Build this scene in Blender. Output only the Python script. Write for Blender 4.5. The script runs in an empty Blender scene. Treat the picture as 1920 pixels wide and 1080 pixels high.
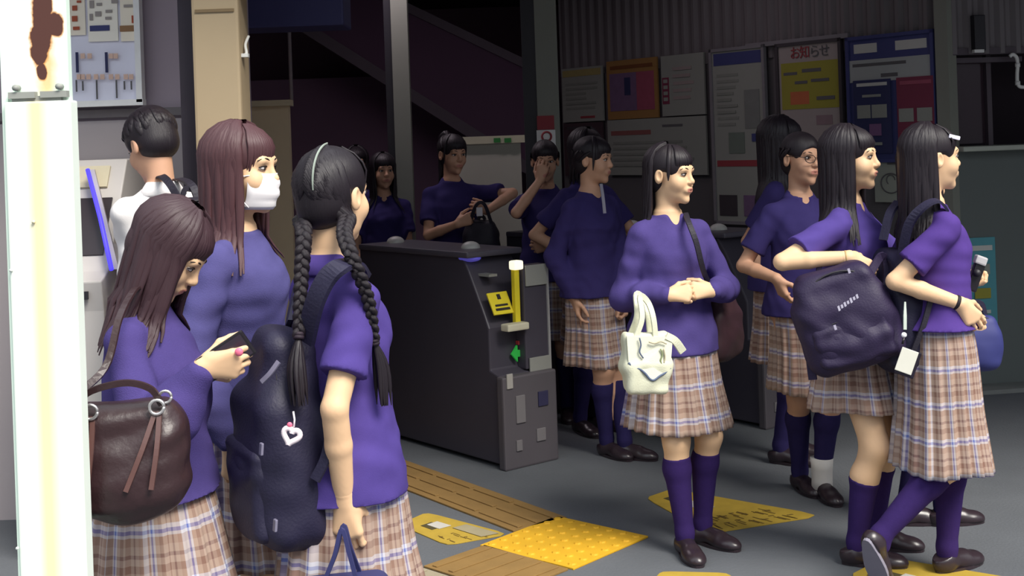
import bpy, bmesh, math, random
import numpy as np
from mathutils import Vector, Matrix

R = math.radians
sc = bpy.context.scene
COL = sc.collection
rng = random.Random(7)

# ------------------------------------------------------------------ camera
F, PX, PY, ROLL, CAMH = 2400.0, 960.0, 265.0, 0.035, 1.55
cam_d = bpy.data.cameras.new('camera')
cam = bpy.data.objects.new('camera', cam_d)
COL.objects.link(cam)
cam_d.sensor_fit = 'HORIZONTAL'
cam_d.sensor_width = 36.0
cam_d.lens = F / 1920 * 36
cam_d.shift_y = -(540 - PY) / 1920
cam_d.clip_end = 200
_c, _s = math.cos(ROLL), math.sin(ROLL)
cam.matrix_world = Matrix(((_c, _s, 0, 0), (0, 0, -1, 0), (-_s, _c, 0, CAMH), (0, 0, 0, 1)))
sc.camera = cam

# ------------------------------------------------------------------ light
world = bpy.data.worlds.new('world')
sc.world = world
world.use_nodes = True
bg = world.node_tree.nodes['Background']
# overcast sky, bright overhead and dim near the skyline
wn = world.node_tree
w_tc = wn.nodes.new('ShaderNodeTexCoord')
w_sp = wn.nodes.new('ShaderNodeSeparateXYZ')
w_cr = wn.nodes.new('ShaderNodeValToRGB')
wn.links.new(w_tc.outputs['Generated'], w_sp.inputs[0])
wn.links.new(w_sp.outputs[2], w_cr.inputs[0])
w_cr.color_ramp.elements[0].position = 0.02
w_cr.color_ramp.elements[0].color = (0.10, 0.10, 0.115, 1)
w_cr.color_ramp.elements[1].position = 0.62
w_cr.color_ramp.elements[1].color = (0.86, 0.93, 1.0, 1)
wn.links.new(w_cr.outputs[0], bg.inputs[0])
bg.inputs[1].default_value = 1.15
sun_d = bpy.data.lights.new('sun', 'SUN')
sun_d.energy = 3.6
sun_d.angle = R(28)
sun_d.color = (1.0, 0.95, 0.86)
sun = bpy.data.objects.new('sun', sun_d)
COL.objects.link(sun)
sun.rotation_euler = Vector((-0.42, 0.50, -0.80)).to_track_quat('-Z', 'Y').to_euler()
sc.view_settings.view_transform = 'Standard'
sc.view_settings.look = 'None'
sc.view_settings.gamma = 1.0
sc.view_settings.use_curve_mapping = False
for lx_0, ly_0, le_0 in ((-1.1, 7.9, 9.0), (0.9, 8.0, 1.6)):
    # unseen area lamps, added under the ceiling to brighten the dark hall
    ld_ = bpy.data.lights.new('hall_fill', 'AREA')
    ld_.shape = 'RECTANGLE'
    ld_.size, ld_.size_y = 1.2, .12
    ld_.energy = le_0
    ld_.color = (1.0, .86, .95)
    lo_ = bpy.data.objects.new('hall_fill', ld_)
    COL.objects.link(lo_)
    lo_.location = (lx_0, ly_0, 2.93)
sc.view_settings.exposure = 0.52


# ------------------------------------------------------------------ places
def at(px, py, Y):
    xc, yc = (px - PX) / F, (PY - py) / F
    return np.array([(xc * _c + yc * _s) * Y, Y, CAMH + (-xc * _s + yc * _c) * Y])


def ground(px, py):
    xc, yc = (px - PX) / F, (PY - py) / F
    Y = -CAMH / (-xc * _s + yc * _c)
    p = at(px, py, Y)
    p[2] = 0
    return p


# ------------------------------------------------------------------ materials
MATS = {}


def lin(c):
    return tuple((x / 12.92 if x <= 0.04045 else ((x + 0.055) / 1.055) ** 2.4) for x in [v / 255 for v in c])


def mat(name, rgb, rough=0.7, var=0.12, scale=14, bump=0.0, bscale=60, metal=0.0, spec=0.4, coords='Object'):
    if name in MATS:
        return MATS[name]
    m = bpy.data.materials.new(name)
    m.use_nodes = True
    nt = m.node_tree
    b = nt.nodes['Principled BSDF']
    b.inputs['Roughness'].default_value = rough
    b.inputs['Metallic'].default_value = metal
    b.inputs['Specular IOR Level'].default_value = spec
    c = lin(rgb)
    tc = nt.nodes.new('ShaderNodeTexCoord')
    n = nt.nodes.new('ShaderNodeTexNoise')
    n.inputs['Scale'].default_value = scale
    n.inputs['Detail'].default_value = 5
    nt.links.new(tc.outputs[coords], n.inputs['Vector'])
    mx = nt.nodes.new('ShaderNodeMix')
    mx.data_type = 'RGBA'
    mx.inputs[6].default_value = tuple(x * (1 - var) for x in c) + (1,)
    mx.inputs[7].default_value = tuple(min(1, x * (1 + var)) for x in c) + (1,)
    nt.links.new(n.outputs['Fac'], mx.inputs[0])
    nt.links.new(mx.outputs[2], b.inputs['Base Color'])
    if bump:
        n2 = nt.nodes.new('ShaderNodeTexNoise')
        n2.inputs['Scale'].default_value = bscale
        n2.inputs['Detail'].default_value = 4
        nt.links.new(tc.outputs[coords], n2.inputs['Vector'])
        bp = nt.nodes.new('ShaderNodeBump')
        bp.inputs['Strength'].default_value = bump
        bp.inputs['Distance'].default_value = 0.01
        nt.links.new(n2.outputs['Fac'], bp.inputs['Height'])
        nt.links.new(bp.outputs['Normal'], b.inputs['Normal'])
    MATS[name] = m
    return m


def mat_hair(name, rgb):
    if name in MATS:
        return MATS[name]
    m = mat(name, rgb, 0.48, 0.1, spec=0.4)
    nt = m.node_tree
    b = nt.nodes['Principled BSDF']
    uv = nt.nodes.new('ShaderNodeUVMap')
    mp = nt.nodes.new('ShaderNodeMapping')
    mp.inputs['Scale'].default_value = (1.5, 90, 1)
    n = nt.nodes.new('ShaderNodeTexNoise')
    n.inputs['Scale'].default_value = 3
    nt.links.new(uv.outputs[0], mp.inputs[0])
    nt.links.new(mp.outputs[0], n.inputs['Vector'])
    bp = nt.nodes.new('ShaderNodeBump')
    bp.inputs['Strength'].default_value = 0.35
    bp.inputs['Distance'].default_value = 0.004
    nt.links.new(n.outputs['Fac'], bp.inputs['Height'])
    nt.links.new(bp.outputs['Normal'], b.inputs['Normal'])
    return m


def mat_plaid(name, dark=1.0):
    """tan, brown, white and blue tartan woven along both uv directions"""
    if name in MATS:
        return MATS[name]
    m = bpy.data.materials.new(name)
    m.use_nodes = True
    nt = m.node_tree
    b = nt.nodes['Principled BSDF']
    b.inputs['Roughness'].default_value = 0.85
    b.inputs['Specular IOR Level'].default_value = 0.15
    uv = nt.nodes.new('ShaderNodeUVMap')
    sp = nt.nodes.new('ShaderNodeSeparateXYZ')
    nt.links.new(uv.outputs[0], sp.inputs[0])
    outs = []
    bands = [(0.0, (160, 130, 116)), (0.15, (206, 202, 208)), (0.21, (108, 120, 184)), (0.28, (212, 210, 220)),
             (0.36, (178, 152, 136)), (0.52, (138, 106, 94)), (0.66, (184, 160, 146)), (0.78, (128, 100, 96)), (0.85, (180, 156, 142))]
    for k in (0, 1):
        mu = nt.nodes.new('ShaderNodeMath')
        mu.operation = 'MULTIPLY'
        mu.inputs[1].default_value = 1 / 0.118
        fr = nt.nodes.new('ShaderNodeMath')
        fr.operation = 'FRACT'
        nt.links.new(sp.outputs[k], mu.inputs[0])
        nt.links.new(mu.outputs[0], fr.inputs[0])
        cr = nt.nodes.new('ShaderNodeValToRGB')
        cr.color_ramp.interpolation = 'CONSTANT'
        el = cr.color_ramp.elements
        while len(el) < len(bands):
            el.new(0.5)
        for e, (p, c) in zip(el, bands):
            e.position = p
            e.color = tuple(x * dark for x in lin(c)) + (1,)
        nt.links.new(fr.outputs[0], cr.inputs[0])
        outs.append(cr.outputs[0])
    mx = nt.nodes.new('ShaderNodeMix')
    mx.data_type = 'RGBA'
    mx.inputs[0].default_value = 0.5
    nt.links.new(outs[0], mx.inputs[6])
    nt.links.new(outs[1], mx.inputs[7])
    nt.links.new(mx.outputs[2], b.inputs['Base Color'])
    MATS[name] = m
    return m


def mat_emit(name, rgb, strength):
    if name in MATS:
        return MATS[name]
    m = bpy.data.materials.new(name)
    m.use_nodes = True
    b = m.node_tree.nodes['Principled BSDF']
    b.inputs['Base Color'].default_value = lin(rgb) + (1,)
    b.inputs['Emission Color'].default_value = lin(rgb) + (1,)
    b.inputs['Emission Strength'].default_value = strength
    MATS[name] = m
    return m


SKIN = mat('skin', (226, 186, 148), 0.55, 0.06, 30, spec=0.35)
SKIN_SHADED = mat('skin_shaded', (200, 154, 126), 0.55, 0.06, 30, spec=0.35)  # darker copy of the skin, shade put into the colour for figures farther in
LIP = mat('lip', (190, 128, 112), 0.5, 0.05)
EYEW = mat('eye_white', (215, 205, 200), 0.3, 0.02)
IRIS = mat('iris', (22, 14, 12), 0.15, 0.02, spec=0.6)
BROW = mat('brow_hair', (38, 26, 24), 0.7)
HAIR_BLACK = mat_hair('hair_black', (30, 23, 30))
HAIR_BROWN = mat_hair('hair_brown', (78, 50, 54))
HAIR_DBROWN = mat_hair('hair_dark_brown', (62, 42, 48))
POLO = mat('polo_violet', (76, 61, 130), 0.85, 0.08, 40, 0.12, 500, spec=0.15)
POLO_SHADED = mat('polo_violet_shaded', (54, 46, 98), 0.85, 0.08, 40, 0.12, 500, spec=0.15)  # violet polo with shade put into its colour, for the girls farther back
KNIT = mat('knit_violet', (74, 63, 120), 0.9, 0.09, 40, 0.25, 420, spec=0.12)
KNIT_B = mat('knit_blue', (80, 76, 126), 0.9, 0.09, 40, 0.25, 420, spec=0.12)
KNIT_SHADED = mat('knit_violet_shaded', (56, 48, 98), 0.9, 0.09, 40, 0.25, 420, spec=0.12)  # same violet knit, darkened in its colour to stand for shade
PLAID = mat_plaid('plaid_wool', .86)
SOCK = mat('sock_violet', (52, 36, 88), 0.9, 0.1, 60, 0.15, 400, spec=0.1)
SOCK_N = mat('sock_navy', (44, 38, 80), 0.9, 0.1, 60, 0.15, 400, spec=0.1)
SOCK_W = mat('sock_white', (210, 205, 200), 0.9, 0.06)
LOAFER = mat('loafer_leather', (46, 36, 42), 0.3, 0.12, 30, spec=0.55)
SOLE = mat('shoe_sole', (128, 124, 138), 0.7, 0.12)
WHITE_SHIRT = mat('white_shirt', (226, 222, 222), 0.8, 0.04, 20, 0.08, 200, spec=0.2)
TROUSER = mat('trouser_grey', (52, 48, 58), 0.85, 0.08)


# ------------------------------------------------------------------ mesh store
def new_obj(name, V, faces, mats, uv=None, midx=None, smooth=True, parent=None, loc=None):
    """faces: list of index tuples, or an (n,4) int array"""
    me = bpy.data.meshes.new(name)
    V = np.asarray(V, dtype=np.float32)
    if loc is not None:
        V = V - np.asarray(loc, dtype=np.float32)
    if isinstance(faces, np.ndarray):
        n = len(faces)
        me.vertices.add(len(V))
        me.vertices.foreach_set('co', V.ravel())
        me.loops.add(n * 4)
        me.loops.foreach_set('vertex_index', faces.astype(np.int32).ravel())
        me.polygons.add(n)
        me.polygons.foreach_set('loop_start', np.arange(0, n * 4, 4, dtype=np.int32))
        me.polygons.foreach_set('loop_total', np.full(n, 4, dtype=np.int32))
        me.update(calc_edges=True)
    else:
        me.from_pydata([tuple(map(float, v)) for v in V], [], faces)
        me.update()
    for m in (mats if isinstance(mats, (list, tuple)) else [mats]):
        me.materials.append(m)
    if uv is not None:
        ul = me.uv_layers.new(name='UVMap')
        vi = np.empty(len(me.loops), dtype=np.int32)
        me.loops.foreach_get('vertex_index', vi)
        ul.data.foreach_set('uv', np.asarray(uv, dtype=np.float32)[vi].ravel())
    if midx is not None:
        me.polygons.foreach_set('material_index', np.asarray(midx, dtype=np.int32))
    me.polygons.foreach_set('use_smooth', np.full(len(me.polygons), bool(smooth)))
    me.validate()
    o = bpy.data.objects.new(name, me)
    COL.objects.link(o)
    if parent is not None:
        o.parent = parent
    return o


def thing(name, label, cat, loc, group=None):
    o = bpy.data.objects.new(name, None)
    COL.objects.link(o)
    o.empty_display_size = 0.1
    o.location = loc
    o['label'] = label
    o['category'] = cat
    if group:
        o['group'] = group
    return o


def tag(o, label, cat, group=None):
    o['label'] = label
    o['category'] = cat
    if group:
        o['group'] = group
    return o


class MB:
    """collects shapes (world coordinates) and links them as one mesh"""

    def __init__(self):
        self.V, self.Fs, self.M, self.sm, self.UV = [], [], [], [], []

    def add(self, V, faces, mi=0, smooth=False, uv=None):
        b = len(self.V)
        self.V += [tuple(map(float, v)) for v in V]
        self.UV += [tuple(u) for u in uv] if uv is not None else [(v[0], v[2]) for v in V]
        for f in faces:
            self.Fs.append(tuple(int(i) + b for i in f))
            self.M.append(mi)
            self.sm.append(smooth)
        return self

    def box(self, c, size, ax=None, mi=0, bev=0.0):
        """box at centre c, axes ax (rows = unit axes)"""
        c = np.asarray(c, float)
        ax = np.eye(3) if ax is None else np.asarray(ax, float)
        h = np.asarray(size, float) / 2
        if bev <= 0:
            V = [c + ax.T @ (h * np.array(s)) for s in
                 [(-1, -1, -1), (1, -1, -1), (1, 1, -1), (-1, 1, -1), (-1, -1, 1), (1, -1, 1), (1, 1, 1), (-1, 1, 1)]]
            return self.add(V, [(0, 3, 2, 1), (4, 5, 6, 7), (0, 1, 5, 4), (1, 2, 6, 5), (2, 3, 7, 6), (3, 0, 4, 7)], mi)
        bm = bmesh.new()
        bmesh.ops.create_cube(bm, size=1)
        for v in bm.verts:
            v.co = Vector((v.co.x * size[0], v.co.y * size[1], v.co.z * size[2]))
        bmesh.ops.bevel(bm, geom=bm.edges[:], offset=bev, segments=2, affect='EDGES', profile=0.6)
        bm.verts.index_update()
        V = [c + ax.T @ np.array(v.co) for v in bm.verts]
        self.add(V, [[v.index for v in f.verts] for f in bm.faces], mi)
        bm.free()
        return self

    def tube(self, P, r, n=10, mi=0, caps=True, uvlen=True):
        P = np.asarray(P, float)
        m = len(P)
        rr = np.full(m, r) if np.isscalar(r) else np.asarray(r, float)
        T = np.gradient(P, axis=0)
        T /= np.linalg.norm(T, axis=1)[:, None] + 1e-9
        up = np.array([0, 0, 1.0]) if abs(T[0][2]) < 0.9 else np.array([1.0, 0, 0])
        V, uv = [], []
        s = 0
        for i in range(m):
            a = np.cross(T[i], up)
            a /= np.linalg.norm(a) + 1e-9
            b = np.cross(a, T[i])
            up = b
            if i:
                s += np.linalg.norm(P[i] - P[i - 1])
            for k in range(n):
                t = 2 * math.pi * k / n
                V.append(P[i] + rr[i] * (math.cos(t) * a + math.sin(t) * b))
                uv.append((s, k / n * 0.1))
        fs = [(i * n + k, i * n + (k + 1) % n, (i + 1) * n + (k + 1) % n, (i + 1) * n + k) for i in range(m - 1) for k in range(n)]
        if caps:
            fs += [tuple(range(n))[::-1], tuple(range((m - 1) * n, m * n))]
        return self.add(V, [f[::-1] for f in fs], mi, True, uv)

    def strap(self, P, w, t, nrm, mi=0, smooth=True):
        """flat band along P, width w across, thickness t along nrm"""
        P = smooth_path(P) if smooth else np.asarray(P, float)
        m = len(P)
        T = np.gradient(P, axis=0)
        T /= np.linalg.norm(T, axis=1)[:, None] + 1e-9
        V = []
        nr = np.asarray(nrm, float)
        nr = np.tile(nr, (m, 1)) if nr.ndim == 1 else smooth_path(nr, len(P))
        ws = np.full(m, w) if np.isscalar(w) else np.interp(np.linspace(0, 1, m), np.linspace(0, 1, len(w)), w)
        for i in range(m):
            a = np.cross(T[i], nr[i])
            a /= np.linalg.norm(a) + 1e-9
            b = np.cross(a, T[i])
            for (x, y) in ((-.5, -.5), (-.42, .5), (.42, .5), (.5, -.5)):
                V.append(P[i] + a * x * ws[i] + b * y * t)
        fs = [(i * 4 + k, i * 4 + (k + 1) % 4, (i + 1) * 4 + (k + 1) % 4, (i + 1) * 4 + k) for i in range(m - 1) for k in range(4)]
        fs += [(3, 2, 1, 0), tuple(range((m - 1) * 4, m * 4))]
        return self.add(V, fs, mi)

    def prism(self, pts, ax, d, mi=0):
        """closed outline pts (3-D, planar), extruded along vector ax*d"""
        P = np.asarray(pts, float)
        off = np.asarray(ax, float) * d
        n = len(P)
        return self.add(list(P) + list(P + off), [tuple(range(n))[::-1], tuple(range(n, 2 * n))] +
                        [(k, (k + 1) % n, n + (k + 1) % n, n + k) for k in range(n)], mi)

    def ellipsoid(self, c, r, ax=None, mi=0, nu=14, nv=9):
        ax = np.eye(3) if ax is None else np.asarray(ax, float)
        V = []
        for j in range(nv + 1):
            ph = math.pi * j / nv
            for i in range(nu):
                th = 2 * math.pi * i / nu
                q = np.array([r[0] * math.sin(ph) * math.cos(th), r[1] * math.sin(ph) * math.sin(th), r[2] * math.cos(ph)])
                V.append(np.asarray(c, float) + ax.T @ q)
        fs = [(j * nu + i, (j + 1) * nu + i, (j + 1) * nu + (i + 1) % nu, j * nu + (i + 1) % nu) for j in range(nv) for i in range(nu)]
        return self.add(V, fs, mi, True)

    def build(self, name, mats, parent=None, loc=None, bevel=0):
        if loc is None and parent is not None:
            p, loc = parent, np.zeros(3)
            while p is not None:
                loc = loc + np.array(p.location)
                p = p.parent
        me = bpy.data.meshes.new(name)
        V = np.asarray(self.V) - (np.zeros(3) if loc is None else np.asarray(loc))
        me.from_pydata([tuple(v) for v in V], [], self.Fs)
        for m in (mats if isinstance(mats, (list, tuple)) else [mats]):
            me.materials.append(m)
        ul = me.uv_layers.new(name='UVMap')
        vi = np.empty(len(me.loops), dtype=np.int32)
        me.loops.foreach_get('vertex_index', vi)
        ul.data.foreach_set('uv', np.asarray(self.UV, dtype=np.float32)[vi].ravel())
        me.polygons.foreach_set('material_index', np.asarray(self.M, dtype=np.int32))
        me.polygons.foreach_set('use_smooth', np.asarray(self.sm, dtype=bool))
        me.update()
        o = bpy.data.objects.new(name, me)
        COL.objects.link(o)
        o.parent = parent
        if parent is None and loc is not None:
            o.location = loc
        if bevel:
            bv = o.modifiers.new('bevel', 'BEVEL')
            bv.width = bevel
            bv.segments = 2
            bv.limit_method = 'ANGLE'
        return o


def smooth_path(P, n=None):
    """Catmull-Rom through P"""
    P = np.asarray(P, float)
    if len(P) < 3 and n is None:
        n = 6
    m = n or (len(P) - 1) * 6 + 1
    Q = np.vstack([2 * P[0] - P[1], P, 2 * P[-1] - P[-2]])
    out = []
    for t in np.linspace(0, len(P) - 1, m):
        i = min(int(t), len(P) - 2)
        f = t - i
        a, b, c, d = Q[i], Q[i + 1], Q[i + 2], Q[i + 3]
        out.append(0.5 * ((2 * b) + (c - a) * f + (2 * a - 5 * b + 4 * c - d) * f * f + (3 * b - a - 3 * c + d) * f ** 3))
    return np.array(out)


# ------------------------------------------------------------------ distance fields
def cone(a, b, ra, rb, k=0.02, op='+'):
    a, b = np.asarray(a, float), np.asarray(b, float)
    ba = b - a
    L2 = float(ba @ ba) + 1e-12
    m = max(ra, rb)

    def f(x, y, z):
        t = np.clip(((x - a[0]) * ba[0] + (y - a[1]) * ba[1] + (z - a[2]) * ba[2]) / L2, 0, 1)
        return np.sqrt((x - a[0] - t * ba[0]) ** 2 + (y - a[1] - t * ba[1]) ** 2 + (z - a[2] - t * ba[2]) ** 2) - (ra + (rb - ra) * t)
    return (op, f, np.minimum(a, b) - m, np.maximum(a, b) + m, k)


def ball(c, r, k=0.02, op='+'):
    return cone(c, c, r, r, k, op)


def ell(c, r, ax=None, k=0.02, op='+'):
    """ellipsoid; ax rows = its axes"""
    c = np.asarray(c, float)
    ax = np.eye(3) if ax is None else np.asarray(ax, float)
    m = max(r)

    def f(x, y, z):
        dx, dy, dz = x - c[0], y - c[1], z - c[2]
        q = [ax[i][0] * dx + ax[i][1] * dy + ax[i][2] * dz for i in range(3)]
        k0 = np.sqrt(sum((q[i] / r[i]) ** 2 for i in range(3)))
        k1 = np.sqrt(sum((q[i] / r[i] ** 2) ** 2 for i in range(3))) + 1e-6
        return k0 * (k0 - 1) / k1
    return (op, f, c - m, c + m, k)


def rbox(c, half, rad, ax=None, k=0.02, op='+'):
    c = np.asarray(c, float)
    ax = np.eye(3) if ax is None else np.asarray(ax, float)
    m = math.sqrt(sum(h * h for h in half))

    def f(x, y, z):
        dx, dy, dz = x - c[0], y - c[1], z - c[2]
        q = [np.abs(ax[i][0] * dx + ax[i][1] * dy + ax[i][2] * dz) - (half[i] - rad) for i in range(3)]
        o = np.sqrt(sum(np.maximum(v, 0) ** 2 for v in q))
        return o + np.minimum(np.maximum(np.maximum(q[0], q[1]), q[2]), 0) - rad
    return (op, f, c - m, c + m, k)


def loft(tab, k=0.03, grow=0.0, op='+'):
    """upright trunk: rows (z, half width, half depth, cx, cy)"""
    T = np.asarray(tab, float)
    z0, z1 = T[0, 0], T[-1, 0]
    zf = np.linspace(z0, z1, 60)
    cols = [np.interp(zf, T[:, 0], T[:, i]) for i in range(1, 5)]
    ker = np.ones(5) / 5
    cols = [np.convolve(np.pad(c, 2, 'edge'), ker, 'valid') for c in cols]

    def f(x, y, z):
        a, b, cx, cy = [np.interp(z, zf, c) for c in cols]
        a, b = a + grow, b + grow
        u, v = (x - cx) / a, (y - cy) / b
        k0 = np.sqrt(u * u + v * v)
        k1 = np.sqrt((u / a) ** 2 + (v / b) ** 2) + 1e-6
        d = k0 * (k0 - 1) / k1
        return np.maximum(d, np.maximum(z0 - z, z - z1))
    m = T[:, 1:3].max() + grow
    lo = np.array([T[:, 3].min() - m, T[:, 4].min() - m, z0])
    hi = np.array([T[:, 3].max() + m, T[:, 4].max() + m, z1])
    return (op, f, lo, hi, k)


def half(p, n, k=0.004):
    """cuts away everything on the side n points to"""
    p, n = np.asarray(p, float), np.asarray(n, float)
    n = n / np.linalg.norm(n)
    return ('c', lambda x, y, z: (x - p[0]) * n[0] + (y - p[1]) * n[1] + (z - p[2]) * n[2], None, None, k)


def solid(prims, h):
    """surface of the blended shapes: vertices and quads"""
    adds = [p for p in prims if p[0] == '+']
    pad = 3 * h + 0.012
    lo = np.min([p[2] for p in adds], axis=0) - pad
    hi = np.max([p[3] for p in adds], axis=0) + pad
    n = np.ceil((hi - lo) / h).astype(int) + 1
    ax = [(lo[i] + h * np.arange(n[i])).astype(np.float32) for i in range(3)]
    D = np.full(tuple(n), 0.12, dtype=np.float32)
    for (op, f, plo, phi, k) in prims:
        if op == 'c':
            d = f(ax[0][:, None, None], ax[1][None, :, None], ax[2][None, None, :]).astype(np.float32)
            np.maximum(D, d, out=D)
            continue
        m = k + pad
        i0 = np.clip(((plo - m - lo) / h).astype(int), 0, n - 1)
        i1 = np.clip(((phi + m - lo) / h).astype(int) + 2, 1, n)
        if (i1 <= i0).any():
            continue
        s = tuple(slice(i0[i], i1[i]) for i in range(3))
        d = f(ax[0][s[0]][:, None, None], ax[1][s[1]][None, :, None], ax[2][s[2]][None, None, :]).astype(np.float32)
        A = D[s]
        if op == '+':
            q = np.maximum(k - np.abs(A - d), 0)
            D[s] = np.minimum(A, d) - q * q / (4 * k)
        else:
            d = -d
            q = np.maximum(k - np.abs(A - d), 0)
            D[s] = np.maximum(A, d) + q * q / (4 * k)
    S = D < 0
    c = np.zeros(tuple(n - 1), dtype=np.int8)
    for i in (0, 1):
        for j in (0, 1):
            for l in (0, 1):
                c += S[i:n[0] - 1 + i, j:n[1] - 1 + j, l:n[2] - 1 + l]
    I = np.argwhere((c > 0) & (c < 8))
    ids = np.full(tuple(n - 1), -1, dtype=np.int32)
    ids[I[:, 0], I[:, 1], I[:, 2]] = np.arange(len(I))
    acc = np.zeros((len(I), 3))
    cnt = np.zeros(len(I))
    cor = {}
    for i in (0, 1):
        for j in (0, 1):
            for l in (0, 1):
                cor[i, j, l] = D[I[:, 0] + i, I[:, 1] + j, I[:, 2] + l].astype(float)
    for a in list(cor):
        for d in range(3):
            if a[d]:
                continue
            b = list(a)
            b[d] = 1
            va, vb = cor[a], cor[tuple(b)]
            mk = (va < 0) != (vb < 0)
            t = np.where(mk, va / np.where(mk, va - vb, 1), 0)
            p = np.tile(np.array(a, float), (len(I), 1))
            p[:, d] += t
            acc[mk] += p[mk]
            cnt[mk] += 1
    V = lo + h * (I + acc / cnt[:, None])
    Q = []
    for d in range(3):
        e1, e2 = (d + 1) % 3, (d + 2) % 3
        a = [slice(None)] * 3
        b = [slice(None)] * 3
        a[d], b[d] = slice(0, -1), slice(1, None)
        E = np.argwhere(S[tuple(a)] != S[tuple(b)])
        E = E[(E[:, e1] > 0) & (E[:, e2] > 0) & (E[:, e1] < n[e1] - 1) & (E[:, e2] < n[e2] - 1)]
        u, v = np.zeros(3, int), np.zeros(3, int)
        u[e1], v[e2] = 1, 1
        g = lambda P: ids[P[:, 0], P[:, 1], P[:, 2]]
        q = np.stack([g(E - u - v), g(E - v), g(E), g(E - u)], axis=1)
        ins = S[E[:, 0], E[:, 1], E[:, 2]]
        q[~ins] = q[~ins][:, ::-1]
        Q.append(q)
    Q = np.vstack(Q)
    return V, Q[(Q >= 0).all(axis=1)]


def join(parts):
    """[(V, quads)] -> one"""
    V, Q, b = [], [], 0
    for v, q in parts:
        V.append(v)
        Q.append(q + b)
        b += len(v)
    return np.vstack(V), np.vstack(Q)


def wrinkle(V, amp, seed, w=(0.05, 0.16)):
    r = np.random.RandomState(seed)
    d = np.zeros(len(V))
    for _ in range(9):
        k = r.normal(size=3) * np.array([1, 1, 1.5])
        k /= np.linalg.norm(k)
        lam = r.uniform(*w)
        d += np.sin(2 * math.pi * (V @ k) / lam + r.uniform(0, 6.28) + 1.3 * np.sin(V[:, 2] * 21 + V[:, 0] * 13 + r.uniform(0, 6)))
    return d / 9 * amp * 2.2


def normals(V, Q):
    n = np.cross(V[Q[:, 2]] - V[Q[:, 0]], V[Q[:, 3]] - V[Q[:, 1]])
    N = np.zeros_like(V)
    for i in range(4):
        np.add.at(N, Q[:, i], n)
    return N / (np.linalg.norm(N, axis=1)[:, None] + 1e-12)


def rz(a):
    c, s = math.cos(a), math.sin(a)
    return np.array([[c, -s, 0], [s, c, 0], [0, 0, 1]])


def rx(a):
    c, s = math.cos(a), math.sin(a)
    return np.array([[1, 0, 0], [0, c, -s], [0, s, c]])


def ry(a):
    c, s = math.cos(a), math.sin(a)
    return np.array([[c, 0, s], [0, 1, 0], [-s, 0, c]])


def unit(v):
    v = np.asarray(v, float)
    return v / (np.linalg.norm(v) + 1e-12)


# ------------------------------------------------------------------ people
def ik(A, T, l1, l2, hint):
    d = T - A
    L = np.linalg.norm(d)
    if L > (l1 + l2) * 0.998:
        T = A + d / L * (l1 + l2) * 0.998
        d = T - A
        L = np.linalg.norm(d)
    e = d / L
    x = (L * L + l1 * l1 - l2 * l2) / (2 * L)
    y = math.sqrt(max(l1 * l1 - x * x, 0))
    h = np.asarray(hint, float)
    h = h - (h @ e) * e
    h = unit(h)
    return A + e * x + h * y, T


def hand_prims(W, f, n, right, g, curl, spread=0.06, thumb=0.5):
    """palm, four bent fingers of different lengths and a thumb from the palm's side"""
    f = unit(f)
    n = unit(np.asarray(n) - (np.asarray(n) @ f) * f)
    t = np.cross(f, n) if right else np.cross(n, f)
    P = lambda a, b, c: W + g * (a * f + b * t + c * n)
    out = [cone(P(0, 0.008, 0), P(0.075, 0.026, 0), .016 * g, .0125 * g, .012), cone(P(0, 0, 0), P(0.08, 0.008, 0), .016 * g, .0125 * g, .012),
           cone(P(0, -.004, 0), P(0.076, -.010, 0), .016 * g, .012 * g, .012), cone(P(0, -.008, 0), P(0.068, -.026, 0), .015 * g, .011 * g, .012),
           ell(P(.03, .022, .010), (.028 * g, .014 * g, .013 * g), np.array([f, t, n]), .012)]
    base = [(.078, .027, .068, .0082), (.083, .009, .076, .0085), (.079, -.010, .070, .0081), (.070, -.027, .055, .0072)]
    for i, (a, b, L, r) in enumerate(base):
        c = curl[i] if isinstance(curl[0], (tuple, list)) else curl
        p = P(a, b, 0)
        ang = 0
        dv0 = unit(f + t * spread * (1.5 - i))
        for s, (fr, cv) in enumerate(zip((.45, .31, .24), c)):
            ang += R(cv)
            dv = math.cos(ang) * dv0 + math.sin(ang) * n
            q = p + dv * L * fr * g
            out.append(cone(p, q, r * g * (1 - .08 * s), r * g * (1 - .08 * (s + 1)), .004))
            p = q
    p = P(.018, .022, .006)
    d1 = unit(f * .62 + t * (.78 - .55 * thumb) + n * (.25 + .7 * thumb))
    q = p + d1 * .042 * g
    d2 = unit(f * .85 + t * (.35 - .55 * thumb) + n * (.2 + .45 * thumb))
    w = q + d2 * .026 * g
    e = w + unit(d2 + f * .2) * .022 * g
    out += [cone(p, q, .0125 * g, .0098 * g, .010), cone(q, w, .0098 * g, .0088 * g, .004), cone(w, e, .0088 * g, .0072 * g, .004)]
    return out


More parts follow.
